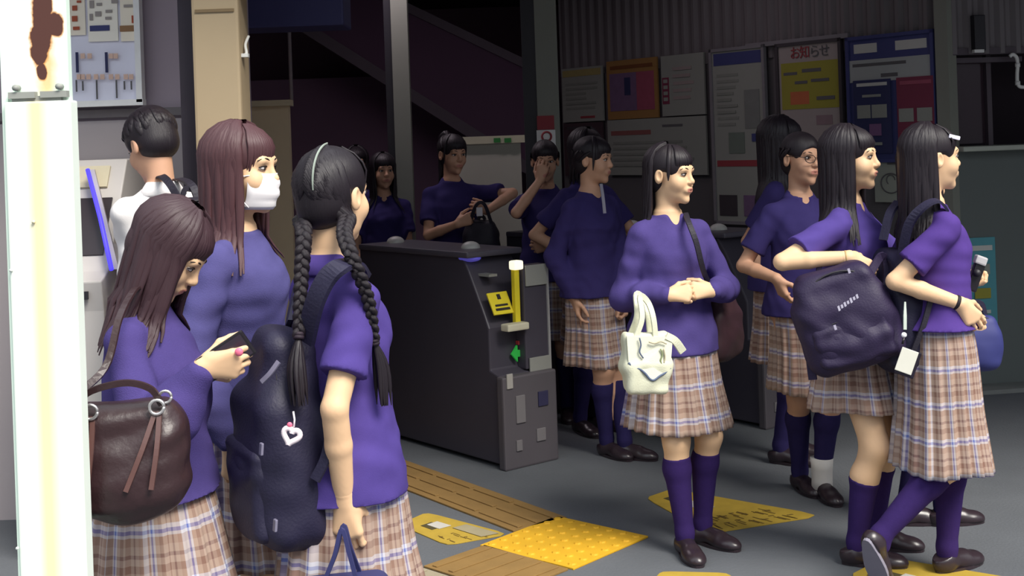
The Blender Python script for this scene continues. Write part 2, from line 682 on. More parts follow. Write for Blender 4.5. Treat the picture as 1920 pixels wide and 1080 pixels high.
class Hair:
    def __init__(self):
        self.V, self.Q, self.U = [], [], []
        self.n = 0

    def grid(self, V, Q, uv):
        self.V.append(V)
        self.Q.append(Q + self.n)
        self.U.append(uv)
        self.n += len(V)

    def lock(self, P, w, t, N=None, taper=(0.75, 1, 1, .8, .18), n=8):
        """one flattened strand of hair along P; N = outward direction per point"""
        P = np.asarray(P, float)
        m = len(P)
        T = np.gradient(P, axis=0)
        T /= np.linalg.norm(T, axis=1)[:, None] + 1e-9
        if N is None:
            N = np.tile(np.array([0, 0, 1.0]), (m, 1))
        tp = np.interp(np.linspace(0, 1, m), np.linspace(0, 1, len(taper)), taper)
        a = np.cross(T, N)
        a /= np.linalg.norm(a, axis=1)[:, None] + 1e-9
        b = np.cross(a, T)
        s = np.concatenate([[0], np.cumsum(np.linalg.norm(np.diff(P, axis=0), axis=1))])
        V, U = [], []
        off = rng.random() * 5
        for i in range(m):
            for k in range(n):
                th = 2 * math.pi * k / n
                V.append(P[i] + tp[i] * (w * math.cos(th) * a[i] + t * math.sin(th) * b[i]))
                U.append((s[i] * 4, off + abs(k - n / 2) / n * w * 12))
        Q = [(i * n + k, (i + 1) * n + k, (i + 1) * n + (k + 1) % n, i * n + (k + 1) % n) for i in range(m - 1) for k in range(n)]
        self.grid(np.array(V), np.array(Q), np.array(U))


def person(label, H, foot, yaw, head, rarm, larm, rleg=None, lleg=None, top=('polo', POLO), hem=0.80, skirt=None, hair=None, skin=None,
           q=0.006, sleeve=None, sock=SOCK, sock_top=0.40, legs=True, lean=(0, 0), lips=True, eyes=True, trousers=None, loose=0.0, group=None,
           shoe=True, collar=True, vneck=False, puff=0.0, sock_len=None, hs=1.0, waist=0.99):
    s = H / 1.6
    skin = skin or SKIN
    X0 = np.array([foot[0], foot[1], 0.0])
    Rb = rz(R(yaw))
    loc2w = lambda p: X0 + np.asarray(p, float) @ Rb.T
    w2loc = lambda p: (np.asarray(p, float) - X0) @ Rb
    wd = lambda d: np.asarray(d, float) @ Rb
    root = thing('person', label, 'person', tuple(X0), group)
    emit = lambda nm, V, Q, m, **k: new_obj(nm, np.asarray(V) @ Rb.T, Q, m, parent=root, **k)
    lx, ly = lean
    ctr = lambda z: np.array([lx * max(z - .85, 0), ly * max(z - .85, 0)])
    # trunk
    tab0 = [(.74, .11, .085, .01), (.80, .134, .098, .012), (.86, .138, .100, .012), (.93, .126, .092, .006), (1.00, .112, .084, 0), (1.08, .126, .09, -.004),
            (1.16, .138, .108, -.012), (1.23, .126, .092, 0), (1.262, .102, .072, .008), (1.295, .062, .054, .014), (1.33, .048, .048, .016)]
    tab = [(z * s, a * s, b * s, *(ctr(z) * s + np.array([0, cy * s]))) for z, a, b, cy in tab0]
    torso = loft(tab, .03)
    torso_f = torso[1]
    c13 = ctr(1.28) * s
    nb = np.array([c13[0], c13[1] + .014 * s, 1.335 * s])
    # head frame
    hy, hp, hr = head
    Rh = rz(R(hy - yaw)) @ rx(R(hp)) @ ry(R(hr))
    piv = nb + np.array([0, -.008, .062]) * s
    g = s * 0.97 * hs
    O = piv + Rh @ np.array([0, -.010, .088]) * g
    hp_ = lambda p: O + Rh @ (np.asarray(p, float) * g)
    ax = Rh.T
    E = lambda c, r, k=.02, op='+': ell(hp_(c), tuple(v * g for v in r), ax, k * g, op)
    C = lambda a, b, ra, rb, k=.02, op='+': cone(hp_(a), hp_(b), ra * g, rb * g, k * g, op)
    headp = [cone(nb - [0, 0, .03 * s], hp_((0, .022, -.055)), .048 * s, .043 * s, .03),
             E((0, .014, .036), (.073, .092, .080)), E((0, -.026, -.030), (.058, .064, .074), .03), E((0, -.040, -.078), (.034, .034, .026), .03),
             C((0, -.074, -.099), (0, -.070, -.097), .0145, .0145, .025), E((.034, -.056, -.030), (.026, .026, .028), .02), E((-.034, -.056, -.030), (.026, .026, .028), .02),
             C((-.03, -.074, .026), (.03, -.074, .026), .014, .014, .02),
             E((.032, -.098, .008), (.018, .014, .011), .014, '-'), E((-.032, -.098, .008), (.018, .014, .011), .014, '-'),
             C((0, -.082, .016), (0, -.099, -.018), .0075, .0098, .012), C((0, -.100, -.022), (0, -.098, -.024), .0105, .0105, .008),
             E((.011, -.092, -.026), (.0065, .009, .006), .006), E((-.011, -.092, -.026), (.0065, .009, .006), .006),
             E((0, -.084, -.056), (.026, .014, .016), .014),
             C((-.017, -.0905, -.0525), (0, -.0965, -.050), .0032, .0048, .004), C((.017, -.0905, -.0525), (0, -.0965, -.050), .0032, .0048, .004),
             C((-.014, -.0900, -.0615), (.014, -.0900, -.0615), .0050, .0050, .004), C((-.018, -.0975, -.0568), (.018, -.0975, -.0568), .0016, .0016, .003, '-'),
             E((.076, .012, -.006), (.010, .019, .030), .006), E((-.076, .012, -.006), (.010, .019, .030), .006),
             E((.084, .006, -.002), (.007, .010, .017), .006, '-'), E((-.084, .006, -.002), (.007, .010, .017), .006, '-')]
    qh = min(q * .5, .0042)
    Vh, Qh = solid(headp, qh)
    # limbs
    trap = lambda gr: [cone(nb - np.array([0, 0, .050]) * s, np.array([c13[0] + sd_ * .118 * s, c13[1] + .008 * s, 1.250 * s]), .040 * s + gr, .036 * s + gr, .03) for sd_ in (-1, 1)]
    body = [torso, *trap(0), cone(nb - [0, 0, .03 * s], hp_((0, .022, -.055)), .048 * s, .043 * s, .03)]
    hands = []
    arms = {}
    for sd, spec in ((-1, rarm), (1, larm)):
        if spec is None:
            continue
        S = np.array([c13[0] + sd * .138 * s, c13[1] + .008 * s, 1.248 * s]) + (np.asarray(spec.get('sh', (0, 0, 0))) * s)
        T = w2loc(spec['w'])
        El, T = ik(S, T, .262 * s, .232 * s, wd(spec.get('hint', (0, 1, -1))))
        arms[sd] = (S, El, T)
        body += [cone(S - np.array([0, 0, .010]) * s, El, .035 * s, .0305 * s, .010), cone(El, El * .6 + T * .4, .0305 * s, .0305 * s, .008), cone(El * .6 + T * .4, T, .0305 * s, .0220 * s, .008)]
        fd = wd(spec['dir']) if 'dir' in spec else unit(T - El)
        nd = wd(spec.get('palm', (0, 1, 0)))
        if not spec.get('nohand'):
            hands += [solid([cone(T - unit(T - El) * .02 * s, T, .0235 * s, .0215 * s, .01)] +
                            hand_prims(T, fd, nd, sd < 0, s * .98, spec.get('curl', (25, 30, 20)), thumb=spec.get('thumb', .4)), min(q * .5, .004))]
    ankles = {}
    lp = {}
    for sd, spec in ((-1, rleg), (1, lleg)):
        spec = spec or {}
        A = w2loc(spec['aw']) if 'aw' in spec else np.array(spec['a'], float) * s if 'a' in spec else np.array([sd * .075, .03, .085]) * s
        if 'aw' in spec and not spec.get('pitch'):
            A[2] = .085 * s
        hip = np.array([sd * .083, .008, .815]) * s
        Kn, A = ik(hip, A, .385 * s, .366 * s, np.array(spec.get('hint', (sd * .05, -1, 0)), float))
        back = unit(np.cross(np.array([1.0, 0, 0]), A - Kn))
        if back[1] < 0:
            back = -back
        mid = Kn * .68 + A * .32 + back * .016 * s
        lp[sd] = lambda gr, hip=hip, Kn=Kn, A=A, mid=mid: [cone(hip, Kn, .074 * s + gr, .050 * s + gr, .03), cone(Kn, mid, .048 * s + gr, .050 * s + gr, .03),
                                                       cone(mid, A, .049 * s + gr, .031 * s + gr, .02)]
        ankles[sd] = (hip, Kn, A, spec)
        if legs:
            body += lp[sd](0)
            body.append(cone(A, A - [0, 0, .03 * s], .03 * s, .03 * s, .02))
    Vb, Qb = solid(body, q)
    V, Q = join([(Vb, Qb), (Vh, Qh)] + hands)
    cen = V[Q].mean(axis=1)
    L = (cen - O) @ Rh / g
    mi = np.zeros(len(Q), int)
    if lips:
        lip = (np.abs(L[:, 0]) < .0205) & (L[:, 1] < -.084) & (np.abs(L[:, 2] + .0565) < .0105 - 12 * L[:, 0] ** 2)
        mi[lip] = 1
    emit('body', V, Q, [skin, LIP], midx=mi)
    if eyes:
        for sd in (-1, 1):
            mb = MB()
            er = np.array([.0125, .0105, .0075]) * g
            aim = ax
            mb.ellipsoid(hp_((sd * .031, -.0748, .0085)), er, aim, 0, 16, 10)
            mb.ellipsoid(hp_((sd * .030, -.0818, .0085)), np.array([.0056, .0048, .0060]) * g, aim, 1, 12, 8)
            lash = [hp_((sd * x, y, z)) for x, y, z in ((.017, -.082, .010), (.024, -.0862, .0132), (.033, -.0858, .0140), (.042, -.080, .0122), (.047, -.075, .0098))]
            mb.tube(smooth_path(lash), .0019 * g, 6, 2)
            low = [hp_((sd * x, y, z)) for x, y, z in ((.018, -.082, .006), (.030, -.0842, .0030), (.043, -.078, .006))]
            mb.tube(smooth_path(low), .0009 * g, 5, 2)
            mb.V = [tuple(np.array(v) @ Rb.T) for v in mb.V]
            mb.build('eye', [EYEW, IRIS, BROW], root, (0, 0, 0))
            mb = MB()
            br = [hp_((sd * x, y, z)) for x, y, z in ((.014, -.0885, .0285), (.026, -.0875, .033), (.040, -.080, .032), (.050, -.071, .027))]
            mb.tube(smooth_path(br), np.interp(np.linspace(0, 1, 19), [0, .4, 1], [.0020, .0026, .0010]) * g, 6)
            mb.V = [tuple(np.array(v) @ Rb.T) for v in mb.V]
            mb.build('eyebrow', [BROW], root, (0, 0, 0))
    # upper garment
    kind, gm = top
    lo_z = hem
    rel = loose
    ctab = [(lo_z - .02, .190 + rel, .166 + rel), (.86, .182 + rel, .152 + rel), (.93, .164 + rel, .130 + rel), (1.00, .147 + rel, .114 + rel * .8), (1.08, .142 + rel * .6, .108 + rel * .6),
            (1.16, .143 + rel * .3, .120 + rel * .3), (1.225, .136, .104), (1.262, .112, .084), (1.292, .074, .066), (1.315, .056, .058)]
    cyo = lambda z: np.interp(z, [.8, .86, .93, 1.0, 1.08, 1.16, 1.23, 1.28, 1.35], [.012, .012, .006, 0, -.003, -.010, 0, .008, .014])
    ctab = [(z * s, a * s, b * s, *(ctr(z) * s + np.array([0, cyo(z) * s]))) for z, a, b in ctab if z >= lo_z - .021]
    sh = [loft(ctab, .03), *trap(.009 * s)]
    long = kind in ('sweater', 'shirt')
    gr = {'polo': .010, 'sweater': .010, 'shirt': .013}[kind] * s
    sl = []
    for sd, (S, El, T) in arms.items():
        if long:
            e2 = El + (T - El) * .93
            sh += [cone(S - np.array([0, 0, .006]) * s, El, .038 * s + gr * .6, .038 * s + gr + puff * .5, .022), cone(El, El * .5 + e2 * .5, .038 * s + gr + puff * .5, .036 * s + gr + puff, .03),
                   cone(El * .5 + e2 * .5, e2, .036 * s + gr + puff, .029 * s + gr * .35, .03)]
        else:
            fr = .70
            e2 = S + (El - S) * fr
            sh.append(cone(S - np.array([0, 0, .006]) * s, e2 + (e2 - S) * .2, .040 * s + gr * .7, .045 * s + gr * 1.25, .022))
            sl.append((e2, unit(El - S)))
    prm = sh + [half((0, 0, lo_z * s), (0, 0, -1))]
    if sl:
        for e2, d in sl:
            # the cuff cut only touches its own sleeve
            def cut(x, y, z, e2=e2, d=d):
                pl = (x - e2[0]) * d[0] + (y - e2[1]) * d[1] + (z - e2[2]) * d[2]
                rr = np.sqrt(np.maximum((x - e2[0]) ** 2 + (y - e2[1]) ** 2 + (z - e2[2]) ** 2 - pl ** 2, 0))
                tr = torso_f(x, y, z) - .045 * s
                return np.where((rr < .10 * s) & (pl < .10), np.minimum(pl, np.minimum(tr, .1)), -1.0)
            prm.append(('c', cut, None, None, .004))
    if vneck:
        prm.append(cone(nb + s * np.array([0, -.060, .020]), nb + s * np.array([0, -.130, -.110]), .046 * s, .004 * s, .006, '-'))
    Vg, Qg = solid(prm, q)
    Ng = normals(Vg, Qg)
    amp = {'polo': .0034, 'sweater': .0040, 'shirt': .004}[kind] * s
    Vg = Vg + Ng * wrinkle(Vg, amp, int(H * 1000) + int(yaw) + 500)[:, None]
    nm = {'polo': 'polo_shirt', 'sweater': 'sweater', 'shirt': 'dress_shirt'}[kind]
    emit(nm, Vg, Qg, gm)
    if collar:
        cv, cf = [], []
        n = 28
        prof = [(.050, .054, .052), (.054, .059, .056), (.086, .078, .012), (.080, .072, .006)]
        for i in range(n + 1):
            th = R(-90 + 16) + (2 * math.pi - R(32)) * i / n
            fr = max(0, -math.sin(th))
            for (ra, rb, zz) in prof:
                cv.append(nb + s * np.array([ra * math.cos(th), rb * math.sin(th), zz - .044 - .034 * fr]))
        for i in range(n):
            for k in range(4):
                cf.append((i * 4 + k, i * 4 + (k + 1) % 4, (i + 1) * 4 + (k + 1) % 4, (i + 1) * 4 + k))
        cf += [(0, 3, 2, 1), (n * 4, n * 4 + 1, n * 4 + 2, n * 4 + 3)]
        emit('collar', np.array(cv), [f[::-1] for f in cf], gm if kind != 'sweater' or collar is True else collar)
    # skirt
    if skirt is not None:
        sk = dict(z=.50, a=.235, b=.205, ox=0, oy=0, np=22, depth=.016, mat=PLAID, rot=0, tilt=0)
        sk.update(skirt)
        NP, sub, rows = sk['np'], 8, 26
        nc = NP * sub
        prof = np.array([0, .12, .3, .5, .72, .9, 1.0, .55])
        V, U, Qs = [], [], []
        for j in range(rows + 1):
            t = j / rows
            e = t ** 1.1
            z = waist + (sk['z'] - waist) * t
            for i in range(nc + 1):
                th = 2 * math.pi * i / nc + sk['rot']
                w = .125 + (sk['a'] - .125) * e + .022 * math.sin(math.pi * min(t * 1.5, 1)) * (1 - t)
                d = .098 + (sk['b'] - .098) * e + .020 * math.sin(math.pi * min(t * 1.5, 1)) * (1 - t)
                dp = sk['depth'] * (prof[i % sub] - .45) * min(1, t * 1.6)
                wv = .010 * math.sin(3 * th + H * 9) * t + .006 * math.sin(5 * th + yaw) * t
                r = 1 + (dp + wv) / .2
                ox, oy = sk['ox'] * t ** 1.4, sk['oy'] * t ** 1.4 + .008 * (1 - t)
                zz = z + sk['tilt'] * math.cos(th) * t + .004 * math.sin(4 * th + 1) * t
                V.append((s * (w * math.cos(th) * r + ox), s * (d * math.sin(th) * r + oy), s * zz))
                U.append((i / nc * 1.45 * s + .02 * prof[i % sub], z * s))
        for j in range(rows):
            for i in range(nc):
                Qs.append((j * (nc + 1) + i, (j + 1) * (nc + 1) + i, (j + 1) * (nc + 1) + i + 1, j * (nc + 1) + i + 1))
        o = emit('skirt', np.array(V), np.array(Qs), sk['mat'], uv=U)
        so = o.modifiers.new('cloth', 'SOLIDIFY')
        so.thickness = .003
        so.offset = -1
    # legwear
    for sd, (hip, Kn, A, spec) in ankles.items():
        if not legs:
            continue
        if trousers is not None:
            Vt, Qt = solid(lp[sd](.018 * s) + [cone(A, A - [0, 0, .03], .045 * s, .047 * s)], max(q, .007))
            emit('trouser_leg', Vt, Qt, trousers)
        elif sock is not None:
            d = unit(A - Kn)
            sl_ = .07 * s if sock_len is None else sock_len * s
            top_p = Kn + d * sl_ if sock_len is None else A - d * sl_
            Vs, Qs = solid([p for p in lp[sd](.0035)[1:]] + [cone(A, A - [0, 0, .03 * s], .034 * s, .034 * s, .02), half(top_p, -d)], q)
            emit('sock', Vs, Qs, sock)
        if not shoe:
            continue
        fy, fp = spec.get('yaw', sd * 8), spec.get('pitch', 0)
        Rf = rz(R(fy)) @ rx(R(fp))
        fo = A + Rf @ np.array([0, 0, -.085]) * s
        fx = lambda p: fo + Rf @ (np.asarray(p, float) * s)
        FA = Rf.T
        FE = lambda c, r, k=.02: ell(fx(c), tuple(v * s for v in r), FA, k)
        pr = [FE((0, .022, .036), (.033, .042, .042)), cone(fx((0, .0, .040)), fx((0, -.075, .034)), .036 * s, .034 * s, .03), FE((0, -.10, .022), (.042, .062, .032), .02),
              FE((0, -.135, .018), (.036, .045, .026), .02), half(fx((0, 0, .010)), Rf @ np.array([0, 0, -1.0])), half(fx((0, .0, .070)), Rf @ np.array([0, .35, 1.0]))]
        Vs, Qs = solid(pr, max(q * .8, .0045))
        so = emit('shoe', Vs, Qs, LOAFER)
        ol = []
        for i in range(28):
            th = 2 * math.pi * i / 28
            y = -.06 + .117 * math.cos(th)
            wd_ = .030 + .011 * max(0, min(1, (-y + .02) / .09))
            ol.append((wd_ * abs(math.sin(th)) ** .75 * (1 if math.sin(th) > 0 else -1), y))
        mb = MB()
        mb.prism([fx((x, y, .001)) for x, y in ol], Rf @ np.array([0, 0, 1.0]), .012 * s)
        mb.prism([fx((x * .95, y if y > .0 else .0, -.012 + .012)) for x, y in ol if y > -.001], Rf @ np.array([0, 0, 1.0]), .018 * s)
        mb.V = [tuple(np.array(v) @ Rb.T) for v in mb.V]
        mb.build('sole', [SOLE if spec.get('sole') else LOAFER], so, (0, 0, 0))
    # hair
    if hair is not None:
        build_hair(hair, hp_, Rh, g, O, torso_f, s, emit, w2loc, Rb, root, q)
    return dict(root=root, loc2w=loc2w, w2loc=w2loc, arms={k: [loc2w(p) for p in v] for k, v in arms.items()}, hp=lambda p: loc2w(hp_(p)), Rb=Rb, Rh=Rb @ Rh, g=g, s=s,
                torso=lambda x, y, z: torso_f(x, y, z), ankles=ankles, X0=X0, Vg=np.asarray(Vg) @ Rb.T + X0)


def surf(th, ph, e=(.083, .103, .091), c=(0, .013, .037)):
    """point on the head's hair surface: th 0 = face side, 180 = back; ph 0 = crown"""
    t, p = R(th), R(ph)
    return np.array([c[0] + e[0] * math.sin(p) * math.sin(t), c[1] - e[1] * math.sin(p) * math.cos(t), c[2] + e[2] * math.cos(p)])


def build_hair(hd, hp_, Rh, g, O, torso_f, s, emit, w2loc, Rb, root, q):
    hr = Hair()
    style = hd['style']
    m = hd.get('mat', HAIR_BLACK)
    ax = Rh.T
    E = lambda c, r, k=.02, op='+': ell(hp_(c), tuple(v * g for v in r), ax, k * g, op)
    cap = [E((0, .016, .038), (.081, .100, .089)), E((0, .048, -.022), (.066, .060, .062), .03)]
    if style == 'short':
        cap = [E((0, .016, .044), (.087, .108, .098)), E((0, .052, -.020), (.068, .062, .056), .03)]
    ear = hd.get('ear', False)
    cap += [E((0, -.105, -.040), (.070, .078, .098), .012, '-')]
    if ear:
        cap += [E((.085, -.012, -.022), (.030, .036, .042), .012, '-'), E((-.085, -.012, -.022), (.030, .036, .042), .012, '-')]
    Vc, Qc = solid(cap, max(.0035, q * .55))
    L = (Vc - O) @ Rh / g
    th = np.arctan2(L[:, 0], -L[:, 1])
    hr.grid(Vc, Qc, np.stack([L[:, 2] * 3, th * .35], axis=1))

    def push(p, rad):
        d = float(torso_f(np.array(p[0]), np.array(p[1]), np.array(p[2])))
        if d < rad and p[2] < 1.36 * s:
            v = np.array([p[0], p[1] - .01, 0])
            nv = np.linalg.norm(v)
            if nv > 1e-4:
                p = p + v / nv * (rad - d)
        return p

    def fall(P, zend, w, t, k=9, sway=.012, inward=.0, bk=0.0):
        """continue a strand straight down from its last point, resting on the trunk"""
        P = list(P)
        p0 = P[-1]
        zl = zend
        ph1 = rng.random() * 6
        for i in range(1, k + 1):
            f = i / k
            z = p0[2] + (zl - p0[2]) * f
            p = np.array([p0[0] * (1 - inward * f) + sway * math.sin(ph1 + 3 * f) * f, p0[1] * (1 - inward * f) + bk * f + sway * .6 * math.cos(ph1 + 2.4 * f) * f, z])
            P.append(push(p, t + .020 * s))
        P = np.array(P)
        c = np.array([O[0], O[1] + .01, 0])
        N = P - c
        N[:, 2] = np.where(P[:, 2] > O[2], (P[:, 2] - O[2]), 0)
        N /= np.linalg.norm(N, axis=1)[:, None] + 1e-9
        hr.lock(P, w, t, N)

    if style in ('long', 'ponytail', 'braids', 'bob', 'tied'):
        f0 = hd.get('front', 62)
        f1 = hd.get('front_l', f0)
        if style in ('long', 'bob'):
            n = hd.get('n', 54)
            zend = hd['len']
            for row in (0, 1):
                for i in range(n):
                    th = f1 + (360 - f0 - f1) * (i + .5 * row + .2 * rng.random()) / n
                    d = (1.0 + .03 * row + .02 * rng.random())
                    pt = [hp_(surf(th + rng.uniform(-3, 3), ph) * [1, 1, 1] * d) for ph in (12, 30, 50, 70, 88, 100)]
                    e = zend + rng.uniform(-.03, .03) + hd.get('step', 0) * (abs(th - 180) / 120)
                    fall(pt, e * s, .0135 * g, .0075 * g, sway=hd.get('sway', .012), inward=hd.get('inward', .08), bk=hd.get('bk', 0))
        else:
            for i in range(44):
                th = 70 + 220 * (i + .4 * rng.random()) / 44
                if style == 'braids':
                    sd = 1 if th < 180 else -1
                    tgt = np.array([sd * .074, .036, -.060])
                    p0 = surf(180, 8 + (92) * abs(1 - abs(th - 180) / 110) ** 1.0)
                    p0 = p0 * 1.015
                    p3 = tgt + np.array([0, rng.uniform(-.012, .012), rng.uniform(-.012, .012)])
                    pts = []
                    for f in np.linspace(0, 1, 8):
                        v = p0 * (1 - f) + p3 * f
                        c = np.array([0, .013, .030])
                        u = (v - c) / np.array([.083, .103, .093])
                        v = c + (v - c) / max(np.linalg.norm(u), .2) * (1 if np.linalg.norm(u) < 1 else np.linalg.norm(u))
                        pts.append(hp_(v * 1.01))
                else:
                    tgt = np.array(hd.get('tie', (0, .10, .03)))
                    p0 = surf(th, 82 + 16 * rng.random())
                    pts = []
                    for f in np.linspace(0, 1, 7):
                        v = p0 * (1 - f) + tgt * f
                        c = np.array([0, .013, .034])
                        u = (v - c) / np.array([.083, .103, .093])
                        nu = np.linalg.norm(u)
                        v = c + (v - c) / max(nu, .2) * max(nu, 1)
                        pts.append(hp_(v * 1.01))
                N = np.array(pts) - O
                N /= np.linalg.norm(N, axis=1)[:, None]
                hr.lock(pts, .012 * g, .005 * g, N, taper=(.5, 1, 1, .8))
            if style == 'ponytail':
                tgt = np.array(hd.get('tie', (0, .10, .03)))
                for i in range(26):
                    a = rng.random() * 6.28
                    o = np.array([math.cos(a) * .018, 0, math.sin(a) * .018])
                    p = [hp_(tgt), hp_(tgt + [0, .025, .012] + o), hp_(tgt + np.array([0, .045, -.01]) + o * 1.5)]
                    fall(p, (hd['len'] + rng.uniform(-.03, .03)) * s, .012 * g, .008 * g, k=6, sway=.02)
        # fringe
        fr = hd.get('fringe', (-50, 50, .028))
        if fr:
            n = int((fr[1] - fr[0]) / 5)
            for i in range(n):
                th = fr[0] + (fr[1] - fr[0]) * (i + rng.random() * .6) / max(n - 1, 1)
                zt = fr[2] + rng.uniform(-.008, .008) - .012 * (abs(th) / 50) ** 2
                pts = [surf(th * .8, 18), surf(th * .9, 40), surf(th, 60) * 1.02, surf(th, 74) * 1.02]
                last = pts[-1]
                pts += [np.array([last[0] * 1.0, last[1] * 1.0 + .002, last[2] * .5 + zt * .5]), np.array([last[0] * .98, last[1] + .008, zt])]
                P = np.array([hp_(p) for p in pts])
                N = P - O
                N /= np.linalg.norm(N, axis=1)[:, None]
                hr.lock(P, .0085 * g, .0035 * g, N, taper=(.8, 1, 1, .9, .6, .2))
        for (th, ze) in hd.get('side', ()):
            # thin side strands in front of the ears
            pts = [surf(th, 20), surf(th, 45), surf(th, 68), surf(th, 86)]
            pts.append(pts[-1] + [0, 0, -.04])
            pts.append(np.array([pts[-1][0] * .98, pts[-1][1], ze]))
            P = np.array([hp_(p) for p in pts])
            N = P - O
            N /= np.linalg.norm(N, axis=1)[:, None]
            hr.lock(P, .010 * g, .005 * g, N)
    if style == 'short':
        for i in range(150):
            th = rng.uniform(0, 360)
            ph = rng.uniform(5, 75)
            e = ph + rng.uniform(28, 40)
            if abs(((th + 180) % 360) - 180) < 60:
                e = min(e, 84)
            if ear and 62 < abs(((th + 180) % 360) - 180) < 118:
                e = min(e, 92)
            dth = rng.uniform(-6, 6)
            pts = [surf(th + dth * f, ph + (e - ph) * f) * (1.045 + .03 * math.sin(3.1 * f)) for f in np.linspace(0, 1, 6)]
            P = np.array([hp_(p) for p in pts])
            N = P - O
            N /= np.linalg.norm(N, axis=1)[:, None]
            hr.lock(P, .012 * g, .0035 * g, N)
    V, Q = np.vstack(hr.V), np.vstack(hr.Q)
    ho = emit('hair', V, Q, m, uv=np.vstack(hr.U))
    for B in hd.get('braids', ()):
        P = smooth_path([hp_(p[1]) if isinstance(p, tuple) else w2loc(p) for p in B['path']], 120)
        sL = np.concatenate([[0], np.cumsum(np.linalg.norm(np.diff(P, axis=0), axis=1))])
        br = Hair()
        T = np.gradient(P, axis=0)
        T /= np.linalg.norm(T, axis=1)[:, None]
        nv = unit(wd_local(B.get('n', (0, -1, 0)), Rb))
        a = np.cross(T, nv)
        a /= np.linalg.norm(a, axis=1)[:, None]
        b = np.cross(a, T)
        wid = np.interp(sL / sL[-1], [0, .15, 1], [B['r'] * 1.15, B['r'], B['r'] * .72])
        pitch = B.get('pitch', .062)
        for k in range(3):
            phs = 2 * math.pi * k / 3 + 2 * math.pi * sL / pitch
            C_ = P + a * (wid * .62 * np.sin(phs))[:, None] + b * (wid * .42 * np.sin(2 * phs))[:, None]
            br.lock(C_, 1.0, 1.0, None, taper=wid * .62, n=9)
        end = P[-1]
        tl = B.get('tail')
        if tl is not None:
            t2 = [w2loc(p) for p in tl]
            for i in range(22):
                o = np.array([rng.gauss(0, 1), rng.gauss(0, 1), 0]) * B['r'] * .42
                pts = smooth_path([end, t2[0] + o, t2[1] + o * 1.2], 9)
                br.lock(pts, B['r'] * .38, B['r'] * .26, np.tile(nv, (9, 1)), taper=(.8, 1, 1, .8, .15), n=6)
        o = emit('braid', np.vstack(br.V), np.vstack(br.Q), B.get('mat', m), uv=np.vstack(br.U))
        tb = MB()
        d = unit(P[-1] - P[-4])
        for k in range(2):
            tb.tube([P[-1] - d * (.008 - .007 * k), P[-1] + d * (.0 + .007 * k)], B['r'] * .72, 12)
        tb.V = [tuple(np.array(v) @ Rb.T) for v in tb.V]
        tb.build('hair_tie', [mat('hair_tie', (40, 28, 40), .7)], o, (0, 0, 0))


def wd_local(d, Rb):
    return np.asarray(d, float) @ Rb

# ------------------------------------------------------------------ the place
FLOOR = mat('asphalt_floor', (92, 95, 100), 0.8, 0.16, 3.0, 0.25, 90, spec=0.25)
WALL_GREY = mat('painted_wall_grey', (168, 154, 164), 0.8, 0.06, 2)
WALL_MAUVE = mat('stair_wall_mauve', (150, 118, 134), 0.85, 0.08, 2)
WALL_DARK = mat('dark_wall', (140, 110, 132), 0.85, 0.1, 2)
CEIL = mat('ceiling_paint', (88, 80, 88), 0.85, 0.06, 2)
STEEL_G = mat('post_paint_grey_green', (132, 134, 124), 0.6, 0.06, 6)
CORR = mat('corrugated_sheet', (112, 106, 108), 0.6, 0.1, 3)
COUNTER = mat('counter_wall_green_grey', (96, 102, 100), 0.75, 0.08, 2)
DARKMETAL = mat('dark_metal', (40, 38, 44), 0.5, 0.1, 10)
BEIGE = mat('beige_paint', (176, 156, 126), 0.7, 0.06, 4)
PAPER = mat('paper_grey_white', (196, 196, 190), 0.75, 0.05, 8)
YELLOW_T = mat('tactile_yellow', (208, 160, 34), 0.7, 0.14, 9, 0.1, 120)
YELLOW_W = mat('tactile_yellow_worn', (132, 103, 58), 0.8, 0.22, 9, 0.1, 120)
GREY_T = mat('tactile_grey', (150, 140, 118), 0.8, 0.14, 9)
STICK = mat('floor_sticker_yellow', (172, 144, 54), 0.65, 0.22, 14)
INK = mat('black_ink', (40, 36, 36), 0.6, 0.05)
WHITE = mat('white_plastic', (226, 226, 222), 0.45, 0.03)


def structure(o):
    o['kind'] = 'structure'
    return o


U3, V3, Z3 = np.array([.62, -.7846, 0]), np.array([.7846, .62, 0]), np.array([0, 0, 1.0])
FRAME = np.array([U3, V3, Z3])
structure(MB().box((0, 8, -.06), (40, 60, .12)).build('floor', FLOOR))
structure(MB().box((1.0, 9.2, 3.05), (13, 9.8, .16)).build('ceiling', CEIL))
structure(MB().box((1, 13.6, 1.5), (13, .2, 3.0)).build('wall_back', WALL_MAUVE))
structure(MB().box((7.0, 9.5, 1.5), (.2, 8.4, 3.0)).build('wall_right', WALL_DARK))
structure(MB().box((-5.0, 9.5, 1.5), (.2, 8.4, 3.0)).build('wall_far_left', WALL_DARK))

# poster wall: runs parallel to the gates' aisles
WR = at(1765, 240, 7.6)
WR[2] = 0
NW = -V3


def on_wall(px, py, off=0.0):
    d = at(px, py, 1.0) - np.array([0, 0, CAMH])
    t = ((WR + NW * off) @ V3) / (d @ V3)
    p = np.array([0, 0, CAMH]) + d * t
    return (p - WR) @ U3, p[2]


def wall_pt(a, z, off):
    return WR + U3 * a + NW * off + Z3 * z


